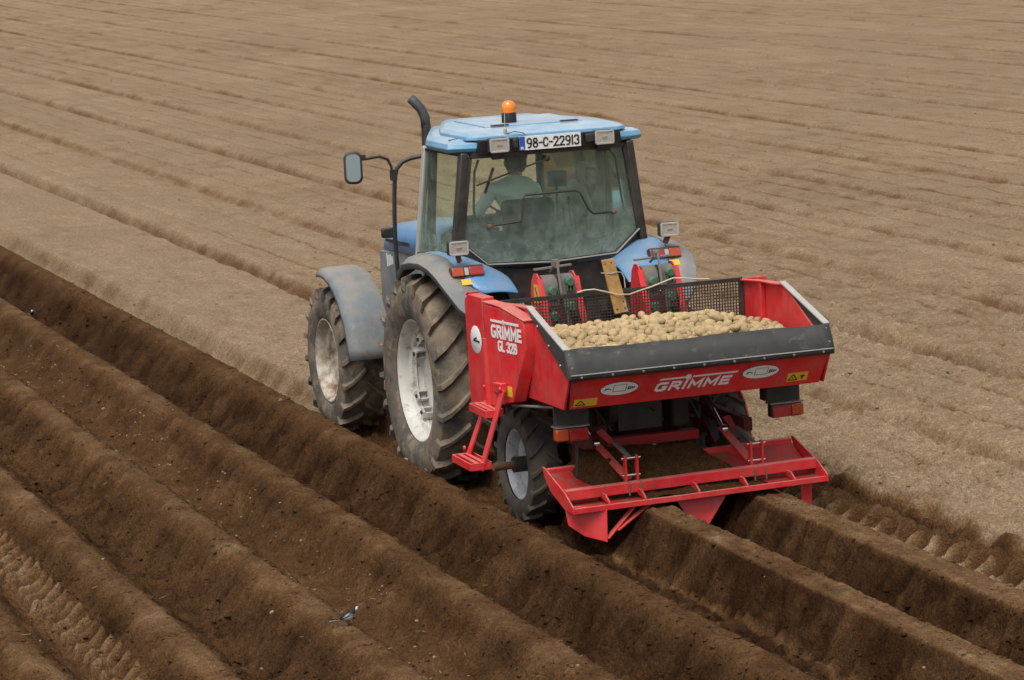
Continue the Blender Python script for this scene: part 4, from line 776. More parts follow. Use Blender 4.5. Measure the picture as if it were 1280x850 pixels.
for k in range(9):
    b = G(); x = -0.93+1.86*k/8; b.lathe([(0, 0.011), (-0.008, 0.009), (-0.010, 0.001)], (x, -3.452, 1.365), 8, 'y'); b.build('bolt', 'steel', flap, 60)
for x in (-0.99, 0.99):
    for z in (1.52, 1.43): b = G(); b.lathe([(0, 0.011), (-0.008, 0.009), (-0.010, 0.001)], (x, -3.378 if z > 1.5 else -3.428, z), 8, 'y'); b.build('bolt', 'steel', flap, 60)
g = G(); g.bb(-0.995, 0.995, -1.96, -1.94, 1.02, 1.31); g.build('hopper_front_wall', 'red', P)
g = G(); g.prism([(-0.99, -1.95, 1.25), (0.99, -1.95, 1.25), (0.96, -3.27, 1.14), (-0.96, -3.27, 1.14)], [(-0.99, -1.95, 1.22), (0.99, -1.95, 1.22), (0.96, -3.27, 1.12), (-0.96, -3.27, 1.12)]); g.build('hopper_floor', 'red_soiled', P)
# wire screen across the front
g = G()
for x in np.arange(-0.955, 0.956, 0.0235): g.beam((x, -1.95, 1.31), (x, -1.95, 1.715), 0.0065, 0.0065)
for z in np.arange(1.325, 1.71, 0.0235): g.beam((-0.96, -1.953, z), (0.96, -1.953, z), 0.0065, 0.0065)
sc = g.build('wire_screen', 'black', P, 0); sc['kind'] = 'stuff'
g = G(); g.beam((-0.98, -1.95, 1.715), (0.975, -1.95, 1.715), 0.022, 0.028); g.beam((-0.97, -1.95, 1.31), (-0.97, -1.95, 1.71), 0.02, 0.02); g.beam((0.965, -1.95, 1.31), (0.965, -1.95, 1.71), 0.03, 0.03); g.build('screen_frame', 'black', P)

# lettering on the rear panel
Xd = (1, 0, 0)
def back_pt(x, t, off=0.001): return Vector((x, -3.285-0.135*t, 1.115+0.247*t)) + nb*off
text_obj('maker_lettering', 'GRIMME', 0.078, 'white', back, back_pt(-0.045, 0.42, 0.0015), Xd, upb, 0.56, 0.24, 0.35, gap=0.34)
def back_quad(name, m, x0, x1, t0, t1, shear=0.0, off=0.002):
    g = G(); A = [back_pt(x0, t0, off), back_pt(x1, t0, off), back_pt(x1+shear, t1, off), back_pt(x0+shear, t1, off)]; B = [p-nb*0.0012 for p in A]; g.prism(A, B); return g.build(name, m, back)
back_quad('logo_bar', 'white', -0.315, -0.115, 0.625, 0.675, 0.012); back_quad('logo_bar', 'white', -0.06, 0.285, 0.625, 0.675, 0.012)
g = G(); A = [back_pt(-0.090+0.024*math.cos(a), 0.65+0.024*math.sin(a)/0.2815, 0.002) for a in np.linspace(0, 2*math.pi, 17)[:-1]]; g.prism(A, [p-nb*0.0012 for p in A]); g.build('logo_dot', 'white', back)
def oval(cx, ct, w_, h_, parent):
    L = 0.2815
    g = G(); A = [back_pt(cx+w_/2*1.04*math.cos(a), ct+h_/2*1.06*math.sin(a)/L, 0.002) for a in np.linspace(0, 2*math.pi, 33)[:-1]]; g.prism(A, [p-nb*0.001 for p in A]); ov = g.build('oval_sticker', 'print_black', parent)
    g = G(); A = [back_pt(cx+w_/2*math.cos(a), ct+h_/2*math.sin(a)/L, 0.0035) for a in np.linspace(0, 2*math.pi, 33)[:-1]]; g.prism(A, [p-nb*0.001 for p in A]); g.build('oval_sticker_face', 'white', parent)
    g = G()
    def ln(x0, y0, x1, y1, t=0.004):
        g.beam(back_pt(cx+x0*w_, ct+y0*h_/L, 0.0045), back_pt(cx+x1*w_, ct+y1*h_/L, 0.0045), t, 0.001, up=tuple(nb))
    ln(-0.17, -0.2, 0.17, -0.2, 0.003); ln(-0.17, -0.2, -0.15, 0.3, 0.003); ln(0.17, -0.2, 0.19, 0.3, 0.003); ln(-0.15, 0.3, 0.19, 0.3, 0.002)
    ln(-0.40, -0.05, -0.30, 0.10, 0.007); ln(-0.32, 0.10, -0.22, -0.02, 0.006); ln(-0.38, 0.10, -0.34, 0.0, 0.006)
    for k in range(4): ln(0.23+0.055*k, -0.08+0.02*k, 0.26+0.05*k, 0.14-0.02*k, 0.008)
    ln(0.21, -0.12, 0.40, -0.02, 0.005); g.build('oval_sticker_drawing', 'print_black', parent)
oval(-0.615, 0.52, 0.285, 0.112, back); oval(0.475, 0.56, 0.285, 0.112, back)
def warn(x0, x1, t0, t1, mark):
    back_quad('warning_sticker', 'yellow', x0, x1, t0, t1, 0.0, 0.002)
    g = G(); c = x0+(x1-x0)*0.28; pts = [back_pt(c-0.036, t0+0.05, 0.0035), back_pt(c+0.036, t0+0.05, 0.0035), back_pt(c, t1-0.05, 0.0035)]
    for i in range(3): g.beam(pts[i], pts[(i+1) % 3], 0.007, 0.001, up=tuple(nb))
    g.beam(back_pt(c, t0+0.09, 0.0035), back_pt(c, t1-0.13, 0.0035), 0.006, 0.001, up=tuple(nb))
    if mark: d = x0+(x1-x0)*0.72; g.beam(back_pt(d, t0+0.06, 0.0035), back_pt(d+0.006, t1-0.08, 0.0035), 0.012, 0.001, up=tuple(nb)); g.beam(back_pt(d-0.018, t1-0.12, 0.0035), back_pt(d+0.02, t1-0.11, 0.0035), 0.010, 0.001, up=tuple(nb))
    g.build('warning_symbol', 'print_black', back)
warn(-0.945, -0.77, 0.07, 0.30, False); warn(0.70, 0.86, 0.13, 0.40, True)

# left side cover with the model name
g = G(); g.px([(-1.74, 1.73), (-1.82, 1.785), (-2.15, 1.795), (-2.15, 0.95), (-1.79, 0.90)], -1.195, -1.10); cov = g.build('side_cover', 'red', P, bevel=0.008)
g = G(); g.beam((-1.145, -1.78, 1.772), (-1.145, -1.83, 1.796), 0.10, 0.008); g.build('cover_lip', 'red', cov)
xp = lambda y: -1.20 + (-2.23-y)*0.21
OUT = [(-2.20, 1.755), (-2.42, 1.745), (-2.74, 1.675), (-2.765, 1.49), (-2.56, 1.07), (-2.24, 1.0)]
g = G(); g.prism([(xp(y), y, z) for y, z in OUT], [(xp(y)+0.10, y, z) for y, z in OUT]); pan = g.build('name_panel', 'red', P, bevel=0.006)
g = G(); g.prism([(xp(y)-0.004+dx, y, z+0.003) for y, z, dx in ((-2.18, 1.765, 0), (-2.42, 1.752, 0), (-2.75, 1.680, 0), (-2.75, 1.680, 0.11), (-2.42, 1.752, 0.11), (-2.18, 1.765, 0.11))], [(xp(y)-0.004+dx, y, z+0.011) for y, z, dx in ((-2.18, 1.765, 0), (-2.42, 1.752, 0), (-2.75, 1.680, 0), (-2.75, 1.680, 0.11), (-2.42, 1.752, 0.11), (-2.18, 1.765, 0.11))]); g.build('panel_lip', 'red', pan)
tx = (0.21, -1, 0)
def pp(y, z, off=0.0025): return (xp(y)-off, y-off*0.2, z)
text_obj('maker_lettering', 'GRIMME', 0.098, 'white', pan, pp(-2.51, 1.572), tx, (0, 0, 1), 0.40, 0.21, gap=0.36)
text_obj('model_lettering', 'GL 32B', 0.080, 'white', pan, pp(-2.52, 1.47), tx, (0, 0, 1), 0.25, 0.19, gap=0.3)
g = G(); g.beam(pp(-2.30, 1.648), pp(-2.68, 1.648), 0.018, 0.002, up=(-1, -0.21, 0)); g.build('logo_bar', 'white', pan)
g = G(); c = pp(-2.475, 1.648); g.lathe([(-0.001, 0.022), (-0.003, 0.001)], c, 12, 'x'); g.build('logo_dot', 'white', pan)
g = G(); g.box((xp(-2.50)-0.001, -2.50, 1.145), (0.004, 0.11, 0.075), rot=(0, 0, R(11.9))); g.build('sticker', 'yellow', pan)
g = G(); g.tube([(-1.195, -2.20, 1.50), (-1.195, -2.23, 1.0)], 0.030, 8); g.build('side_post', 'red', P, 60)
g = G(); g.lathe([(0, 0.105), (-0.004, 0.10), (-0.005, 0.001)], (-1.196, -1.98, 1.46), 28); g.v = [(x, -1.98+(y+1.98)*1.15, z) for x, y, z in g.v]; st = g.build('round_sticker', 'white', cov, 40)
g = G(); g.beam((-1.203, -1.94, 1.455), (-1.203, -2.07, 1.455), 0.014, 0.004, up=(1, 0, 0)); g.beam((-1.203, -1.95, 1.46), (-1.203, -2.01, 1.48), 0.010, 0.003, up=(1, 0, 0)); g.build('sticker_arrow', 'print_black', cov)
g = G(); g.lathe([(0, 0.022), (-0.02, 0.02), (-0.022, 0.001)], (-1.195, -1.83, 0.95), 10); g.build('pivot_bolt', 'iron', cov, 60)
g = G(); g.px([(-1.70, 1.68), (-2.05, 1.74), (-2.05, 0.95), (-1.74, 0.95)], 1.06, 1.14); g.build('side_cover', 'red', P, bevel=0.008)
# ladder
def tread(y0, y1, x0, x1, z, par):
    g = G(); g.beam((x0, y0, z), (x0, y1, z), 0.012, 0.055); g.beam((x1, y0, z), (x1, y1, z), 0.012, 0.055); g.beam((x0, y0, z), (x1, y0, z), 0.012, 0.055); g.beam((x0, y1, z), (x1, y1, z), 0.012, 0.055)
    for k in (1, 2): xx = x0+(x1-x0)*k/3; g.beam((xx, y0, z+0.012), (xx, y1, z+0.012), 0.03, 0.03)
    return g.build('step_tread', 'red', par, bevel=0.002)
g = G(); g.beam((-1.185, -2.50, 1.16), (-1.37, -2.47, 0.58), 0.016, 0.075, up=(0, 1, 0)); lad = g.build('ladder_stringer', 'red', P, bevel=0.003)
g = G(); g.beam((-1.19, -2.13, 1.02), (-1.36, -2.12, 0.60), 0.016, 0.065, up=(0, 1, 0)); g.build('ladder_stringer', 'red', P, bevel=0.003)
tread(-2.09, -2.50, -1.30, -1.46, 0.615, P); tread(-2.10, -2.46, -1.18, -1.31, 0.985, P)
g = G(); g.beam((-1.15, -2.12, 1.13), (-1.18, -2.50, 1.17), 0.05, 0.07); g.build('ladder_bracket', 'red', P, bevel=0.005)
for y, z in ((-2.15, 1.13), (-2.50, 1.165), (-2.09, 0.68)): b = G(); b.lathe([(0, 0.018), (-0.014, 0.016), (-0.016, 0.001)], (-1.205 if z > 1 else -1.36, y, z), 8); b.build('bolt', 'red', P, 60)
g = G(); g.tube([(-1.10, -2.45, 1.03), (-0.9, -2.9, 1.06)], 0.010, 6); g.build('stay_rod', 'steel', P, 60)

# transport wheels
PW = dict(rim=0.275, xo=0.862, wi=0.70, disc=0.775, rt=0.425, hw=0.115, nl=17, lh=0.028, sw=0.22, lt=0.034)
for s_ in (-1, 1):
    big_wheel(s_, 0, -1.836, 0.455, P, 'rim_grey', PW)
    g = G(); g.tube([(s_*0.70, -1.836, 0.455), (s_*0.90, -1.836, 0.455)], 0.06, 12); g.build('wheel_hub', 'iron', P, 50)
    g = G(); g.tube([(s_*0.88, -1.836, 0.455), (s_*1.06, -1.836, 0.452)], 0.030, 10); g.build('axle_stub', 'rust', P, 50)
g = G(); g.lathe([(0, 0.40), (0.012, 0.40), (0.012, 0.30), (0, 0.30)], (0.98, -1.60, 0.50), 32); g.build('marker_disc', 'red', P, 40)
# frame
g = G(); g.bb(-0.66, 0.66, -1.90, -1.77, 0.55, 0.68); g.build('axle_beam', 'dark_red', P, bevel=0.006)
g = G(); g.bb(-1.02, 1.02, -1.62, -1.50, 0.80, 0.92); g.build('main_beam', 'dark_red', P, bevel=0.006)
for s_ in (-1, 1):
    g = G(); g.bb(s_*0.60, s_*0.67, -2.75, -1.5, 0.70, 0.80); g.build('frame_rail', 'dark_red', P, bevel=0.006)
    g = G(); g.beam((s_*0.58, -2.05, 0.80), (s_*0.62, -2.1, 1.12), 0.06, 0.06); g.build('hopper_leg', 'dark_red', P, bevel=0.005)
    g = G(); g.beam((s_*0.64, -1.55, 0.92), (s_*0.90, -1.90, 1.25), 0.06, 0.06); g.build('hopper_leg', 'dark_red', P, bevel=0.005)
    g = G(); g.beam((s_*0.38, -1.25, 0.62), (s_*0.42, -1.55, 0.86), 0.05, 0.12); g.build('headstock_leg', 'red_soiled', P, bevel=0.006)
    g = G(); g.px([(-1.60, 0.22), (-1.62, 0.75), (-2.0, 0.75), (-2.25, 0.30), (-2.1, 0.12)], s_*0.45-0.03, s_*0.45+0.03); g.build('furrow_opener', 'iron', P, bevel=0.005)
    for d in (-0.17, 0.17):
        g = G(); c = Vector((s_*0.45+d, -2.42, 0.36)); ang = R(18)*(1 if d > 0 else -1)
        g.lathe([(-0.006, 0.004), (-0.03, 0.10), (-0.004, 0.24), (0.004, 0.24), (-0.02, 0.10), (0.004, 0.004)], (0, 0, 0), 28); m_ = Matrix.Rotation(ang, 3, 'Z'); g.v = [tuple(m_ @ Vector(v) + c) for v in g.v]; g.build('covering_disc', 'iron', P, 40)
        g = G(); g.beam((s_*0.45+d*0.8, -2.42, 0.38), (s_*0.45+d*0.6, -2.05, 0.74), 0.03, 0.05); g.build('disc_arm', 'dark_red', P, bevel=0.004)
    # cup elevator
    cx_ = s_*0.41-0.01
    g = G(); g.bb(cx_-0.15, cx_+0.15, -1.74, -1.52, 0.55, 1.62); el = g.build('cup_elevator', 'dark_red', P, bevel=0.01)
    for d in (-0.145, 0.145):
        pts = [(-1.46, 1.30), (-1.48, 1.70), (-1.51, 1.80), (-1.56, 1.85), (-1.62, 1.855), (-1.67, 1.82), (-1.76, 1.66), (-1.86, 1.30)]
        g = G(); g.px(pts, cx_+d-0.006, cx_+d+0.006); pl = g.build('elevator_side_plate', 'red', P, bevel=0.002)
        g = G(); g.beam((cx_+d, -1.68, 1.82), (cx_+d, -1.84, 1.46), 0.05, 0.006, up=(0, -1, 0.4)); g.build('plate_edge', 'red', pl)
    for i, d in enumerate((-0.07, 0.07)):
        g = G(); g.lathe([(-0.055, 0.10), (0.055, 0.10)], (cx_+d, -1.62, 1.74), 20, cap0=True, cap1=True); g.bb(cx_+d-0.055, cx_+d+0.055, -1.735, -1.70, 1.30, 1.74); g.build('elevator_belt', 'belt', P, 50)
        for z, y in ((1.79, -1.72), (1.60, -1.745)):
            b = G(); zz = z-0.06*(1-i); b.lathe([(0, 0.042), (-0.03, 0.040), (-0.05, 0.028), (-0.05, 0.001)], (cx_+d, y, zz), 12, 'y')
            for k in (-1, 0, 1): b.box((cx_+d+k*0.026, y-0.02, zz-0.045), (0.012, 0.04, 0.045))
            b.build('potato_cup', 'cup_green', P, 40)
    g = G(); g.tube([(cx_-0.03, -1.60, 1.86), (cx_-0.03, -1.76, 1.955), (cx_-0.02, -1.80, 1.70)], 0.010, 6); g.beam((cx_-0.16, -1.60, 1.885), (cx_+0.14, -1.60, 1.90), 0.04, 0.012); g.box((cx_-0.03, -1.72, 1.94), (0.05, 0.05, 0.05)); g.build('tension_bracket', 'steel', P, 40)
    if s_ < 0: g = G(); g.box((cx_-0.1535, -1.63, 1.70), (0.003, 0.13, 0.14)); g.build('sticker', 'yellow', P); g = G(); g.beam((cx_-0.1565, -1.60, 1.75), (cx_-0.1565, -1.67, 1.65), 0.012, 0.002); g.build('sticker_mark', 'print_black', P)
    g = G(); g.beam((cx_+0.02, -1.73, 1.80), (cx_+0.05, -1.77, 1.45), 0.035, 0.008, up=(0, -1, 0)); g.build('belt_guide', 'belt', P)
g = G(); g.bb(-0.45, 0.45, -1.32, -1.22, 1.05, 1.15); g.beam((-0.4, -1.27, 0.62), (-0.1, -1.27, 1.1), 0.06, 0.08); g.beam((0.4, -1.27, 0.62), (0.1, -1.27, 1.1), 0.06, 0.08); g.bb(-0.5, 0.5, -1.33, -1.23, 0.57, 0.67); g.build('headstock', 'dark_red', P, bevel=0.005)
g = G(); g.bb(-0.30, 0.45, -2.25, -2.17, 0.58, 0.655); g.build('cross_tube', 'red_soiled', P, bevel=0.005)
g = G(); g.bb(-0.62, -0.36, -2.42, -2.36, 0.50, 0.80); g.build('shield_plate', 'dark_red', P, bevel=0.004); g = G(); g.bb(-0.24, 0.12, -2.34, -2.28, 0.72, 1.08); g.build('dark_fill_box', 'black', P, bevel=0.006); g = G(); g.bb(0.22, 0.36, -2.30, -2.10, 0.70, 1.08); g.build('dark_fill_case', 'iron', P, bevel=0.02); g = G(); g.bb(-0.55, -0.34, -2.20, -2.05, 0.72, 1.08); g.build('dark_fill_case', 'iron', P, bevel=0.02); g = G(); g.lathe([(-0.03, 0.13), (0.03, 0.13)], (-0.30, -2.30, 0.90), 24, cap0=True, cap1=True); g.build('feed_roller', 'iron', P, 40)  # black boxes added to fill the underside with dark, in place of shade
g = G(); g.bb(-0.75, 0.75, -2.70, -2.64, 1.00, 1.07); g.build('rear_cross_beam', 'dark_red', P, bevel=0.005)
g = G(); g.bb(0.02, 0.20, -2.10, -1.98, 0.80, 1.02); g.build('drive_box', 'dark_red', P, bevel=0.01)
g = G(); g.tube([(0.10, -2.12, 0.98), (0.12, -2.3, 0.93), (0.22, -2.33, 0.93), (0.23, -2.3, 0.99)], 0.012, 6); g.build('crank_lever', 'steel', P, 60)
for x0, z0, x1, z1 in ((-0.5, 1.08, -0.1, 0.78), (0.3, 1.08, 0.52, 0.8), (-0.2, 1.05, 0.3, 0.9)):
    g = G(); g.tube([(x0, -2.2, z0), ((x0+x1)/2, -2.35, min(z0, z1)-0.04), (x1, -2.1, z1)], 0.013, 6); g.build('hose', 'black', P, 60)
for x in (-0.28, 0.33):
    g = G(); g.lathe([(-0.02, 0.09), (0.02, 0.09)], (x, -2.02, 0.92), 20, cap0=True, cap1=True); g.build('chain_sprocket', 'iron', P, 40)
g = G(); g.box((-0.52, -2.45, 1.02), (0.03, 0.05, 0.05)); g.box((0.36, -2.3, 0.98), (0.05, 0.05, 0.09)); g.build('grease_cap', 'silver', P, bevel=0.008)
# rear lamps on rubber flaps
for s_ in (-1, 1):
    g = G(); g.bb(s_*0.70, s_*0.965, -2.95, -2.93, 0.93, 1.10); g.bb(s_*0.69, s_*0.72, -2.93, -2.85, 0.95, 1.10); rl = g.build('rear_lamp_bracket', 'rubber_dark', P)
    g = G(); g.bb(s_*0.72, s_*0.965, -2.99, -2.91, 0.825, 0.925); lb = g.build('rear_lamp', 'black', P, bevel=0.01)
    g = G(); g.bb(s_*0.725, s_*0.87, -3.005, -2.985, 0.83, 0.915); g.build('lens', 'red_lens', lb, bevel=0.006)
    g = G(); g.bb(s_*0.875, s_*0.972, -3.005, -2.935, 0.835, 0.92); g.build('lens', 'orange_lens', lb, bevel=0.008)
    g = G(); g.bb(s_*0.71, s_*0.975, -2.995, -2.90, 0.927, 0.937); g.build('lamp_hood', 'steel', lb)
g = G(); g.tube([(-0.78, -2.90, 0.83), (-0.78, -2.88, 0.55)], 0.012, 6); g.build('lamp_cable_tube', 'iron', P, 60)

# ridge former
RF = 'red'
g = G(); g.beam((-0.93, -2.65, 0.552), (1.02, -2.65, 0.572), 0.045, 0.045); g.build('former_front_rail', RF, P, bevel=0.006)
g = G(); g.beam((-0.935, -3.02, 0.445), (1.045, -3.02, 0.467), 0.07, 0.075); fb = g.build('former_beam', RF, P, bevel=0.005)
g = G(); g.beam((-0.94, -3.20, 0.372), (1.05, -3.20, 0.388), 0.045, 0.014); g.beam((-0.94, -3.22, 0.365), (1.05, -3.22, 0.381), 0.012, 0.04); g.build('former_rear_lip', RF, P, bevel=0.003)
def sheet(pts, name='former_sheet', m='red_soiled'): g = G(); g.add(pts, [tuple(range(len(pts)))]); return g.build(name, m, P, 0, solid=0.008)
sheet([(-0.93, -2.67, 0.535), (-0.58, -2.67, 0.54), (-0.66, -2.98, 0.372), (-0.935, -2.98, 0.370)])
sheet([(0.18, -2.67, 0.545), (1.02, -2.67, 0.555), (1.035, -2.98, 0.382), (0.60, -2.98, 0.380)])
sheet([(-0.935, -2.975, 0.362), (1.035, -2.975, 0.376), (1.035, -3.19, 0.374), (-0.935, -3.19, 0.360)])
sheet([(0.50, -2.70, 0.545), (0.52, -2.70, 0.60), (0.60, -2.98, 0.52), (0.60, -2.98, 0.46)], 'sheet_rib', RF)
for s_, dz in ((-1, 0), (1, 0.018)):
    g = G(); e = [(-2.62, 0.585+dz), (-2.66, 0.585+dz), (-3.06, 0.475+dz), (-3.23, 0.395+dz), (-3.235, 0.345+dz), (-3.05, 0.352+dz), (-2.78, 0.43+dz), (-2.66, 0.52+dz)]; x_e = 1.035 if s_ > 0 else -0.955; g.px(e, x_e, x_e+0.012); g.build('former_end_plate', RF, P, bevel=0.002)
for x in (-0.66, -0.38, 0.04, 0.42, 0.80):
    g = G(); g.px([(-3.05, 0.44), (-3.12, 0.44), (-3.19, 0.40), (-3.195, 0.385), (-3.05, 0.40)], x-0.006, x+0.006); g.build('former_gusset', RF, P)
# covering plates under the former
g = G(); A = [(-0.95, -3.05, 0.375), (-0.945, -3.10, 0.24), (-0.85, -3.17, 0.165), (-0.70, -3.23, 0.115), (-0.695, -3.23, 0.37)]; g.prism(A, [(x, y+0.012, z) for x, y, z in A]); g.build('ridging_plate', RF, P, bevel=0.003)
g = G(); A = [(0.86, -3.14, 0.37), (0.87, -3.15, 0.17), (0.965, -3.12, 0.15), (0.97, -3.10, 0.375)]; g.prism(A, [(x, y+0.012, z) for x, y, z in A]); g.build('ridging_plate', RF, P, bevel=0.003)
g = G(); A = [(-0.13, -3.10, 0.365), (0.02, -3.16, 0.10), (0.09, -3.16, 0.095), (0.27, -3.14, 0.33), (0.30, -3.10, 0.375)]; g.prism(A, [(x, y+0.012, z) for x, y, z in A]); g.build('ridging_plate', RF, P, bevel=0.003)
for a, b in (((-0.70, -3.22, 0.14), (-0.42, -3.14, 0.37)), ((-0.62, -3.21, 0.19), (-0.27, -3.12, 0.37)), ((0.86, -3.15, 0.19), (0.60, -3.14, 0.37))):
    g = G(); g.beam(a, b, 0.012, 0.05, up=(0, -1, 0)); g.build('plate_brace', RF, P, bevel=0.002)
# soil carried on the former
ux = np.linspace(-0.78, 0.74, 62); vy = np.linspace(-3.185, -2.46, 34); UX, VY = np.meshgrid(ux, vy)
base_ = 0.366 + 0.170*np.clip((VY+2.98)/0.31, 0, 1)
shape = ss(0.62, 0.40, np.abs(UX+0.20-0.36*ss(-2.72, -3.08, VY)))
HZ = base_ - 0.03 + shape*(0.052 + 0.10*ss(-3.08, -2.80, VY)*ss(-2.40, -2.62, VY)) + shape*(0.016*(vn(UX*14, VY*14)-0.3) + 0.012*(vn(UX*33, VY*33)-0.5) + 0.03*(vn(UX*4+9, VY*4)-0.5))
g = G(); g.grid([[(float(UX[i, j]), float(VY[i, j]), float(HZ[i, j])) for j in range(62)] for i in range(34)]); sh_ = g.build('soil_heap', 'soil', None, 60)
a_ = sh_.data.attributes.new('dry', 'FLOAT', 'POINT'); a_.data.foreach_set('value', [0.20]*len(sh_.data.vertices)); sh_['kind'] = 'stuff'; tag(sh_, 'brown soil heaped on the red tray at the back of the planter', 'soil')
# lugs, arms, struts
for x, xs2 in ((-0.405, -0.50), (0.585, 0.52)):
    for d in (-0.045, 0.045):
        g = G(); g.bb(x+d-0.008, x+d+0.008, -3.01, -2.965, 0.46, 0.675); g.build('former_lug', RF, P, bevel=0.003)
        g = G(); g.tube([(x+d, -2.985, 0.485), (x+d, -3.055, 0.487), (x+d, -3.06, 0.475), (x+d, -3.06, 0.395)], 0.007, 6); g.build('u_bolt', 'rust', fb, 60)
    g = G(); g.tube([(x-0.075, -2.985, 0.655), (x+0.075, -2.985, 0.655)], 0.011, 8); g.build('lug_pin', 'chrome', P, 50); g = G(); g.tube([(x-0.07, -2.985, 0.53), (x+0.07, -2.985, 0.53)], 0.011, 8); g.build('lug_pin', 'chrome', P, 50)
    for d in (-0.02, 0.03):
        g = G(); g.beam((x+d, -2.98, 0.50), (xs2+d*1.5, -2.58, 0.72), 0.014, 0.065, up=(1, 0, 0)) if d < 0 else g.beam((x+d-0.02, -2.6, 0.70), (xs2+d*1.5, -2.50, 0.78), 0.014, 0.06, up=(1, 0, 0)); g.build('former_arm', RF, P, bevel=0.003)
    g = G(); g.tube([(x, -2.985, 0.655), (x-0.01, -2.85, 0.69), (x-0.02, -2.7, 0.73)], [0.014, 0.020, 0.016], 8); g.build('turnbuckle', 'steel', P, 50)
    g = G(); g.tube([(xs2-0.10, -2.30, 1.02), (xs2-0.07, -2.52, 0.86)], 0.030, 10); cy_ = g.build('ram_cylinder', 'iron', P, 50)
    g = G(); g.tube([(xs2-0.07, -2.52, 0.86), (xs2-0.05, -2.64, 0.74)], 0.014, 8); g.lathe([(-0.02, 0.03), (0.02, 0.03)], (xs2-0.045, -2.66, 0.72), 12, cap0=True, cap1=True); g.build('ram_rod', 'chrome', cy_, 50)

# ---------------------------------------------------------------- plank and cord on the screen
g = G(); g.prism([(-0.155, -1.905, 1.955), (-0.055, -1.905, 1.962), (0.015, -1.985, 1.565), (-0.095, -1.985, 1.555)], [(-0.155, -1.928, 1.950), (-0.055, -1.928, 1.957), (0.015, -2.008, 1.560), (-0.095, -2.008, 1.550)]); pk = g.build('wooden_plank', 'wood', None, bevel=0.003)
tag(pk, 'short weathered wooden plank tied upright to the wire screen', 'plank')
for x, y, z in ((-0.075, -2.003, 1.585), (-0.01, -2.003, 1.59), (-0.02, -1.994, 1.64), (-0.13, -1.931, 1.925), (-0.08, -1.931, 1.93)):
    b = G(); b.lathe([(0, 0.007), (-0.004, 0.005), (-0.005, 0.001)], (x, y, z), 8, 'y'); b.build('nail', 'iron', pk, 60)
CP = [(-0.375, -1.965, 1.735), (-0.32, -1.968, 1.748), (-0.24, -1.97, 1.748), (-0.16, -1.975, 1.725), (-0.06, -2.0, 1.695), (0.03, -2.005, 1.69), (0.12, -1.975, 1.705), (0.22, -1.97, 1.725), (0.33, -1.968, 1.755), (0.40, -1.966, 1.775), (0.50, -1.966, 1.765), (0.62, -1.966, 1.748), (0.70, -1.966, 1.742)]
g = G(); g.tube(CP, 0.006, 6); tag(g.build('cord', 'cord', None, 60), 'cream cord draped along the top of the wire screen', 'cord')
g = G(); g.tube([(-0.165, -1.930, 1.86), (-0.10, -1.957, 1.853), (-0.045, -1.955, 1.86), (-0.0, -1.93, 1.85), (0.015, -1.945, 1.81), (0.015, -1.955, 1.735)], 0.0045, 6); tag(g.build('wire_tie', 'silver', None, 60), 'pale wire tie looped round the wooden plank', 'wire')

# ---------------------------------------------------------------- seed potatoes
def potato_mesh(seed):
    r = random.Random(seed); bm = bmesh.new(); bmesh.ops.create_icosphere(bm, subdivisions=3, radius=1.0)
    sx, sy, sz = 1.0, r.uniform(0.74, 0.92), r.uniform(0.66, 0.82); ph = [r.random()*6 for _ in range(6)]; bend = r.uniform(-.12, .12)
    for v in bm.verts:
        x, y, z = v.co; k = 1 + 0.06*math.sin(2.1*x+ph[0])*math.cos(1.7*y+ph[1]) + 0.05*math.sin(3.3*z+2.2*y+ph[2]) + 0.03*math.sin(5*x+4*z+ph[3])
        v.co = Vector((x*sx*k, y*sy*k + bend*x*x, z*sz*k))
    me = bpy.data.meshes.new('potato'); bm.to_mesh(me); bm.free(); me.polygons.foreach_set('use_smooth', [True]*len(me.polygons)); me.materials.append(M['potato']); return me
PM = [potato_mesh(i) for i in range(10)]
def heap(x, y):
    h = 1.50 + 0.02*math.sin(x*3+1) + 0.012*math.sin(y*9)
    h -= 0.07*max(0.0, (x-0.55)/0.4)**1.3                 # falls away towards the right wall
    h += 0.02*max(0, (-2.2-y))*0.6
    h -= 0.05*max(0.0, (y+2.15)/0.2)
    return h
spots = []; r_ = random.Random(21); row = 0; y = -3.315
while y < -1.985:
    x = -0.945 + (0.036 if row % 2 else 0.0)
    while x < 0.95:
        spots.append((x+r_.uniform(-.014, .014), y+r_.uniform(-.012, .012))); x += 0.069
    y += 0.057; row += 1
items = []
for x, y in spots:
    sc_ = r_.uniform(0.031, 0.044); hz = heap(x, y) + r_.choice((0, 0, 0.0, 0.016, -0.014, 0.024, -0.02)) + r_.uniform(-.008, .008)
    if abs(x) > 0.95 - sc_*0.3: x = math.copysign(0.95, x)
    items.append((x, min(y, -1.995), hz, sc_))
# which potatoes the photograph shows: those not hidden behind the flap, nearest part of the heap first
cp = cam.location if False else Vector((-8.0722, -22.3713, 4.9104))
def shows(it):
    p = Vector(it[:3])+Vector((0, 0, it[3]*0.6)); d = cp-p; t = (-3.36-p.y)/d.y; q_ = p+d*t
    if q_.z < 1.565: return False
    t = (-1.0-p.x)/d.x; q_ = p+d*t
    return not (q_.y > -3.36 and q_.z < 1.76-(max(0, -2.66-q_.y))*0.29)
vis = [i for i, it in enumerate(items) if shows(it)]
print('potatoes', len(items), 'in view', len(vis))
vis = set(sorted(vis, key=lambda i: items[i][1])[:300])
eul = lambda: Euler((r_.uniform(-.5, .5), r_.uniform(-.5, .5), r_.uniform(0, 6.28)))
hg = G(); low = bmesh.new(); bmesh.ops.create_icosphere(low, subdivisions=2, radius=1.0); lv_ = [v.co.copy() for v in low.verts]; lf_ = [tuple(v.index for v in f.verts) for f in low.faces]; low.free()
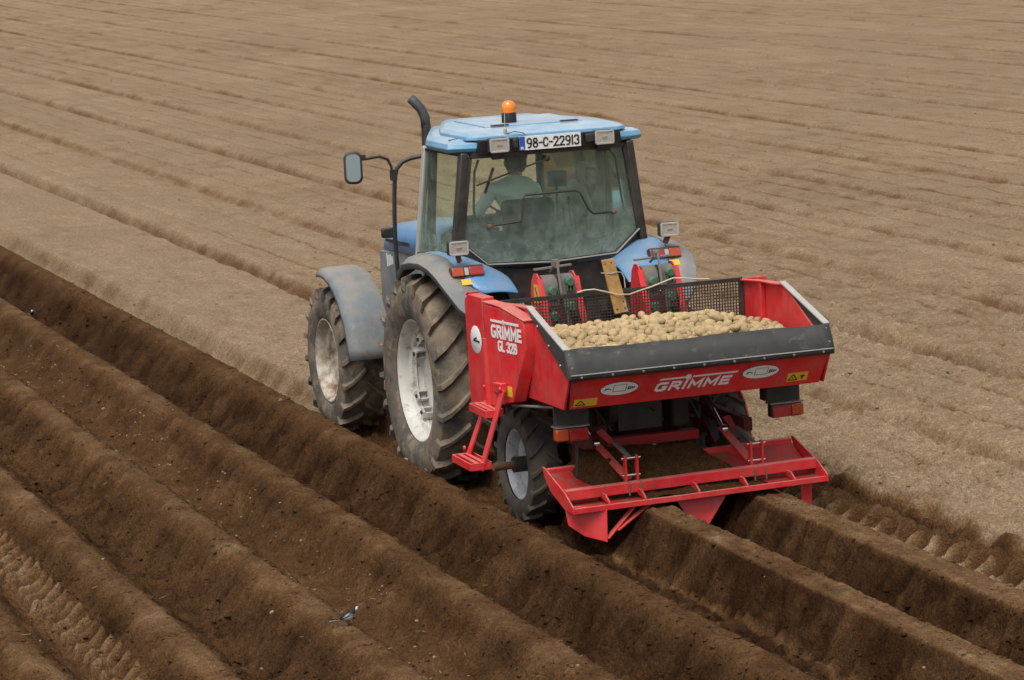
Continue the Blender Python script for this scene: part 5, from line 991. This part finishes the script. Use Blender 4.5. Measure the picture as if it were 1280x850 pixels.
def lump(c, s):
    m_ = eul().to_matrix(); b = (r_.uniform(.75, .95), r_.uniform(.68, .85)); hg.add([tuple(m_ @ Vector((v.x*s, v.y*s*b[0], v.z*s*b[1])) + Vector(c)) for v in lv_], lf_)
for i, (x, y, z, s) in enumerate(items):
    if i in vis:
        o = bpy.data.objects.new('potato', PM[r_.randrange(10)]); COL.objects.link(o); o.location = (x, y, z); o.rotation_euler = eul(); o.scale = (s*r_.uniform(1.0, 1.22), s, s)
        tag(o, 'pale brown seed potato lying in the heap that fills the red hopper', 'potato', 'seed potatoes in the hopper')
    else: lump((x, y, z), s)
for x, y in spots:
    for dz in (0.05, 0.10): lump((max(-.93, min(.93, x+r_.uniform(-.03, .03))), max(-3.30, min(-2.0, y+r_.uniform(-.03, .03))), heap(x, y)-dz), 0.042)
hp = hg.build('potato_heap', 'potato', None, 60); hp['kind'] = 'stuff'; tag(hp, 'deeper layers of seed potatoes beneath the top of the heap', 'potatoes')

# ---------------------------------------------------------------- two wagtails on the ridges
def bird(name, loc, rz, label, s=1.0):
    """a small wagtail: one body from tail root to beak, with wings, tail and legs as parts; x = forward"""
    st = [(-0.045, 0.048, 0.006, 'k'), (-0.035, 0.049, 0.013, 'g'), (-0.018, 0.051, 0.021, 'g'), (0.004, 0.055, 0.0255, 'w'), (0.024, 0.063, 0.0245, 'w'), (0.038, 0.074, 0.019, 'k'), (0.045, 0.085, 0.015, 'k'), (0.051, 0.097, 0.0165, 'h'), (0.059, 0.101, 0.0155, 'h'), (0.067, 0.100, 0.010, 'h'), (0.072, 0.098, 0.004, 'b'), (0.083, 0.096, 0.0012, 'b')]
    me_v = []; fs = []; cl = []; n_ = 14
    for i, (x, z, r, c) in enumerate(st):
        for k in range(n_):
            t = 2*math.pi*k/n_; up = math.sin(t); me_v.append((x, r*0.88*math.cos(t), z+r*up))
            if c == 'b': col = (0.02, 0.02, 0.02)
            elif c == 'h': col = (0.02, 0.02, 0.022) if up > 0.72 or (up < -0.6 and x < 0.062) else (0.85, 0.85, 0.83)
            elif c == 'k': col = (0.018, 0.018, 0.02)
            else: col = (0.03, 0.03, 0.034) if up > 0.25 else ((0.22, 0.22, 0.22) if c == 'g' else (0.40, 0.40, 0.39))
            cl.append(col)
    for i in range(len(st)-1):
        for k in range(n_): fs.append((i*n_+k, i*n_+(k+1) % n_, (i+1)*n_+(k+1) % n_, (i+1)*n_+k))
    fs += [tuple(range(n_)), tuple(range((len(st)-1)*n_, len(st)*n_))]
    root = thing(name, label, 'bird', loc); root.rotation_euler = (0, 0, rz); root.scale = (s, s, s)
    def part(nm, vs, fs_, cols):
        me = bpy.data.meshes.new(nm); me.from_pydata(vs, [], fs_); b = bmesh.new(); b.from_mesh(me); bmesh.ops.recalc_face_normals(b, faces=b.faces); b.to_mesh(me); b.free()
        a = me.color_attributes.new('col', 'FLOAT_COLOR', 'POINT'); a.data.foreach_set('color', [q_ for c in cols for q_ in (*c, 1)])
        me.polygons.foreach_set('use_smooth', [True]*len(me.polygons)); me.materials.append(M['bird']); o = bpy.data.objects.new(nm, me); COL.objects.link(o); o.parent = root; return o
    part('body', me_v, fs, cl)
    for sg in (-1, 1):
        W = [(0.030, 0.070, 0.006), (0.012, 0.072, 0.013), (-0.015, 0.062, 0.013), (-0.045, 0.050, 0.007), (-0.062, 0.045, 0.002)]
        vs = []; cc = []
        for x, z, h in W:
            for q_, dy in ((1, 0.0165), (0.35, 0.0245), (-0.35, 0.0255), (-1, 0.021)):
                tp = max(0.15, 1-max(0, -x)*14); vs.append((x, sg*dy*tp, z+h*q_)); cc.append((0.02, 0.02, 0.022) if abs(q_) == 1 else ((0.42, 0.42, 0.42) if (q_ > 0) == (x < 0.0) and x > -0.03 else (0.015, 0.015, 0.017)))
        part('wing', vs, [(i*4+k, i*4+k+1, i*4+k+5, i*4+k+4) for i in range(4) for k in range(3)], cc).modifiers.new('s', 'SOLIDIFY').thickness = 0.003
        lg = [(0.004, sg*0.010, 0.034), (0.0, sg*0.010, 0.018), (0.006, sg*0.010, 0.001), (0.020, sg*0.012, 0.0)]
        g_ = G(); g_.tube(lg, [0.003, 0.0018, 0.0016, 0.001], 6); g_.tube([(0.006, sg*0.010, 0.001), (0.016, sg*0.019, 0.0)], 0.001, 5); g_.tube([(0.006, sg*0.010, 0.001), (-0.006, sg*0.010, 0.0)], 0.001, 5)
        part('leg', g_.v, g_.f, [(0.02, 0.018, 0.016)]*len(g_.v))
        g_ = G(); g_.lathe([(-0.001, 0.0005), (0, 0.0028), (0.0015, 0.001)], (0.063, sg*0.0125, 0.103), 8, 'y'); part('eye', g_.v, g_.f, [(0.005, 0.005, 0.005)]*len(g_.v))
    g_ = G(); g_.prism([(-0.040, -0.008, 0.050), (-0.040, 0.008, 0.050), (-0.125, 0.009, 0.050), (-0.128, -0.009, 0.050)], [(-0.040, -0.008, 0.046), (-0.040, 0.008, 0.046), (-0.125, 0.009, 0.047), (-0.128, -0.009, 0.047)])
    part('tail', g_.v, g_.f, [(0.02, 0.02, 0.022)]*8)
    for sg in (-1, 1):
        g_ = G(); g_.prism([(-0.055, sg*0.0085, 0.0465), (-0.055, sg*0.011, 0.0465), (-0.126, sg*0.0125, 0.049), (-0.126, sg*0.0095, 0.049)], [(-0.055, sg*0.0085, 0.0445), (-0.055, sg*0.011, 0.0445), (-0.126, sg*0.0125, 0.047), (-0.126, sg*0.0095, 0.047)]); part('tail_edge_feather', g_.v, g_.f, [(0.45, 0.45, 0.45)]*8)
bx, by = -3.20, -5.16
bird('wagtail', (bx, by, gz(bx, by)+0.004), R(8), 'small black and white wagtail standing side-on on a ridge crest', 1.05)
bx, by = -2.16, 11.2
bird('wagtail', (bx, by, gz(bx, by)+0.004), R(-75), 'distant small black and white bird on the ridge far ahead of the tractor', 1.2)
